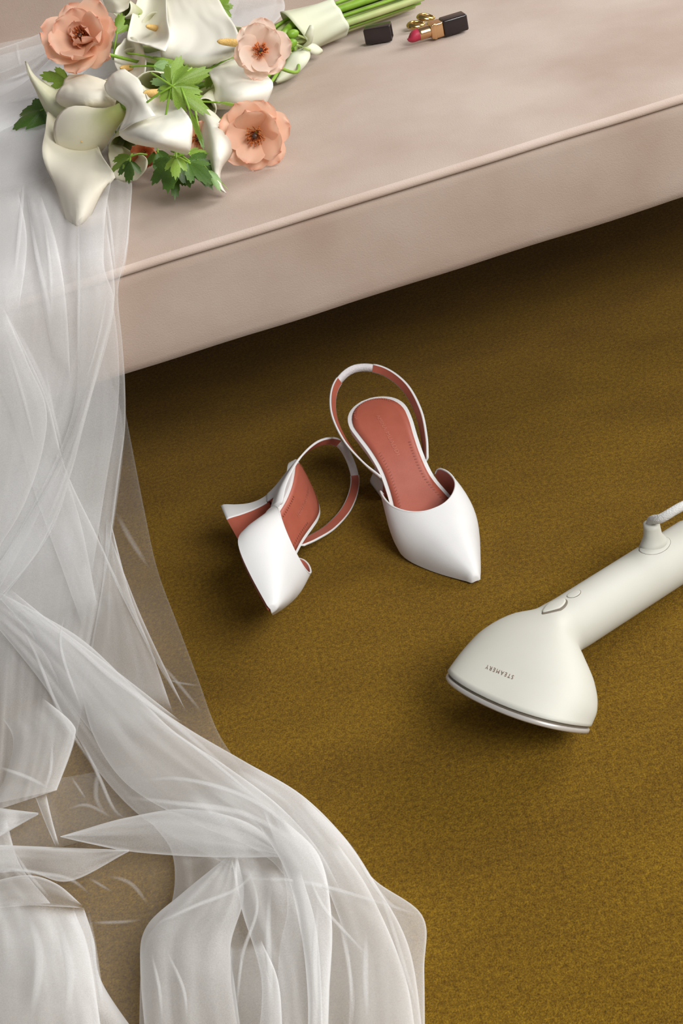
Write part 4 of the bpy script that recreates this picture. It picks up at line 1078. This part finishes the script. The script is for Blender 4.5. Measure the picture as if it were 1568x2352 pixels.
    # narrow creases
    CRS = [
     ([(55, 405), (45, 520), (32, 650)], 7, .030), ([(66, 480), (85, 590), (110, 700), (118, 780)], 8, .030), ([(100, 500), (115, 620), (120, 740)], 6, .028),
     ([(0, 700), (60, 800), (112, 920), (128, 1040)], 8, .040), ([(5, 760), (50, 900), (90, 1060)], 6, .036), ([(100, 830), (125, 960), (150, 1060)], 5, .034),
     ([(270, 672), (245, 760), (200, 930), (150, 1090), (90, 1240)], 7, .044), ([(180, 480), (180, 700), (178, 880)], 5, .036), ([(250, 650), (225, 780), (190, 900)], 4, .034),
     ([(287, 985), (270, 1110), (246, 1290)], 6, .016), ([(262, 1170), (300, 1240), (345, 1310)], 9, .012), ([(345, 1500), (400, 1560), (470, 1645)], 6, .008),
     ([(372, 1556), (410, 1568), (462, 1576)], 4, .008), ([(20, 1376), (150, 1465), (260, 1560), (400, 1660), (540, 1745)], 8, .032), ([(190, 1640), (140, 1490), (150, 1400)], 5, .036),
     ([(30, 1410), (80, 1500), (140, 1640), (240, 1800)], 6, .028), ([(200, 1500), (280, 1570), (420, 1680), (560, 1800)], 9, .044), ([(180, 1690), (225, 1780), (262, 1860), (300, 1885)], 6, .030),
     ([(265, 1830), (400, 1845), (560, 1870), (680, 1940), (740, 2010)], 10, .060), ([(300, 1795), (420, 1790), (560, 1830), (660, 1900), (700, 2000)], 8, .056), ([(330, 1640), (450, 1720), (620, 1860)], 6, .050),
     ([(700, 1990), (740, 2080), (800, 2150), (860, 2210)], 6, .072), ([(855, 2015), (890, 2100), (930, 2230), (968, 2352)], 8, .070), ([(800, 1930), (850, 2020), (900, 2080), (968, 2102)], 7, .060), ([(540, 2020), (690, 2025), (860, 2070), (968, 2105)], 7, .066),
     ([(560, 1970), (590, 2080), (555, 2200), (540, 2352)], 6, .078), ([(620, 2020), (615, 2150), (625, 2352)], 10, .076), ([(730, 2060), (722, 2200), (730, 2352)], 9, .084), ([(770, 2080), (800, 2220), (810, 2352)], 7, .070), ([(840, 2130), (838, 2240), (842, 2352)], 10, .066),
     ([(340, 2130), (450, 2080), (545, 2040), (600, 1980)], 7, .076), ([(345, 2180), (365, 2270), (372, 2352)], 6, .072), ([(380, 2180), (420, 2270), (430, 2352)], 6, .072), 
     ([(-10, 1990), (80, 2005), (160, 2020), (215, 2062)], 7, .050), ([(30, 1950), (60, 2000), (120, 2070)], 6, .048), ([(200, 2080), (214, 2170), (240, 2352)], 9, .080), ([(60, 2090), (90, 2200), (70, 2352)], 16, .092), ([(130, 2100), (160, 2230), (150, 2352)], 14, .092),
     ([(120, 1700), (115, 1770), (100, 1820)], 6, .046), ([(-10, 1760), (60, 1785), (120, 1815)], 7, .048), ([(240, 2010), (300, 2030), (345, 2085)], 7, .012), ([(200, 2015), (260, 2050)], 5, .012), ([(200, 2120), (280, 2118), (330, 2112)], 6, .012),
     ([(150, 1860), (200, 1850), (260, 1880)], 6, .012), ([(160, 1780), (200, 1840)], 4, .010), ([(230, 1740), (220, 1830), (250, 1880)], 8, .012),
     ([(0, 190), (60, 165), (120, 115), (180, 60)], 8, .026), ([(38, 90), (42, 130), (50, 160)], 5, .024), ([(0, 240), (100, 210), (180, 150)], 9, .028),
     ([(240, 430), (252, 520), (268, 660)], 5, .026), ([(300, 440), (288, 590), (271, 668)], 4, .016),
    ]
    for pts, wd, off in CRS:
        P2 = cr([(a, b, 0) for a, b in pts], 24); left = []; right = []
        for k, p in enumerate(P2):
            t = (P2[min(23, k + 1)] - P2[max(0, k - 1)]).normalized(); sd = Vector((-t.y, t.x, 0)); ww = wd * .80 * (math.sin(PI * k / 23) ** .5 + .1)
            left.append((p.x - sd.x * ww, p.y - sd.y * ww)); right.append((p.x + sd.x * ww, p.y + sd.y * ww))
        fold(left, right, off, .002, .0, 'tulle2' if off > .015 else 'tulle1', 6, 30, 1, 'tulle_crease', (.42, .42), (0, 0), True)
    tag(root, 'sheer white tulle bridal veil spilling from the sofa seat onto the carpet', 'veil')
build_veil()
bpy.context.view_layer.update()
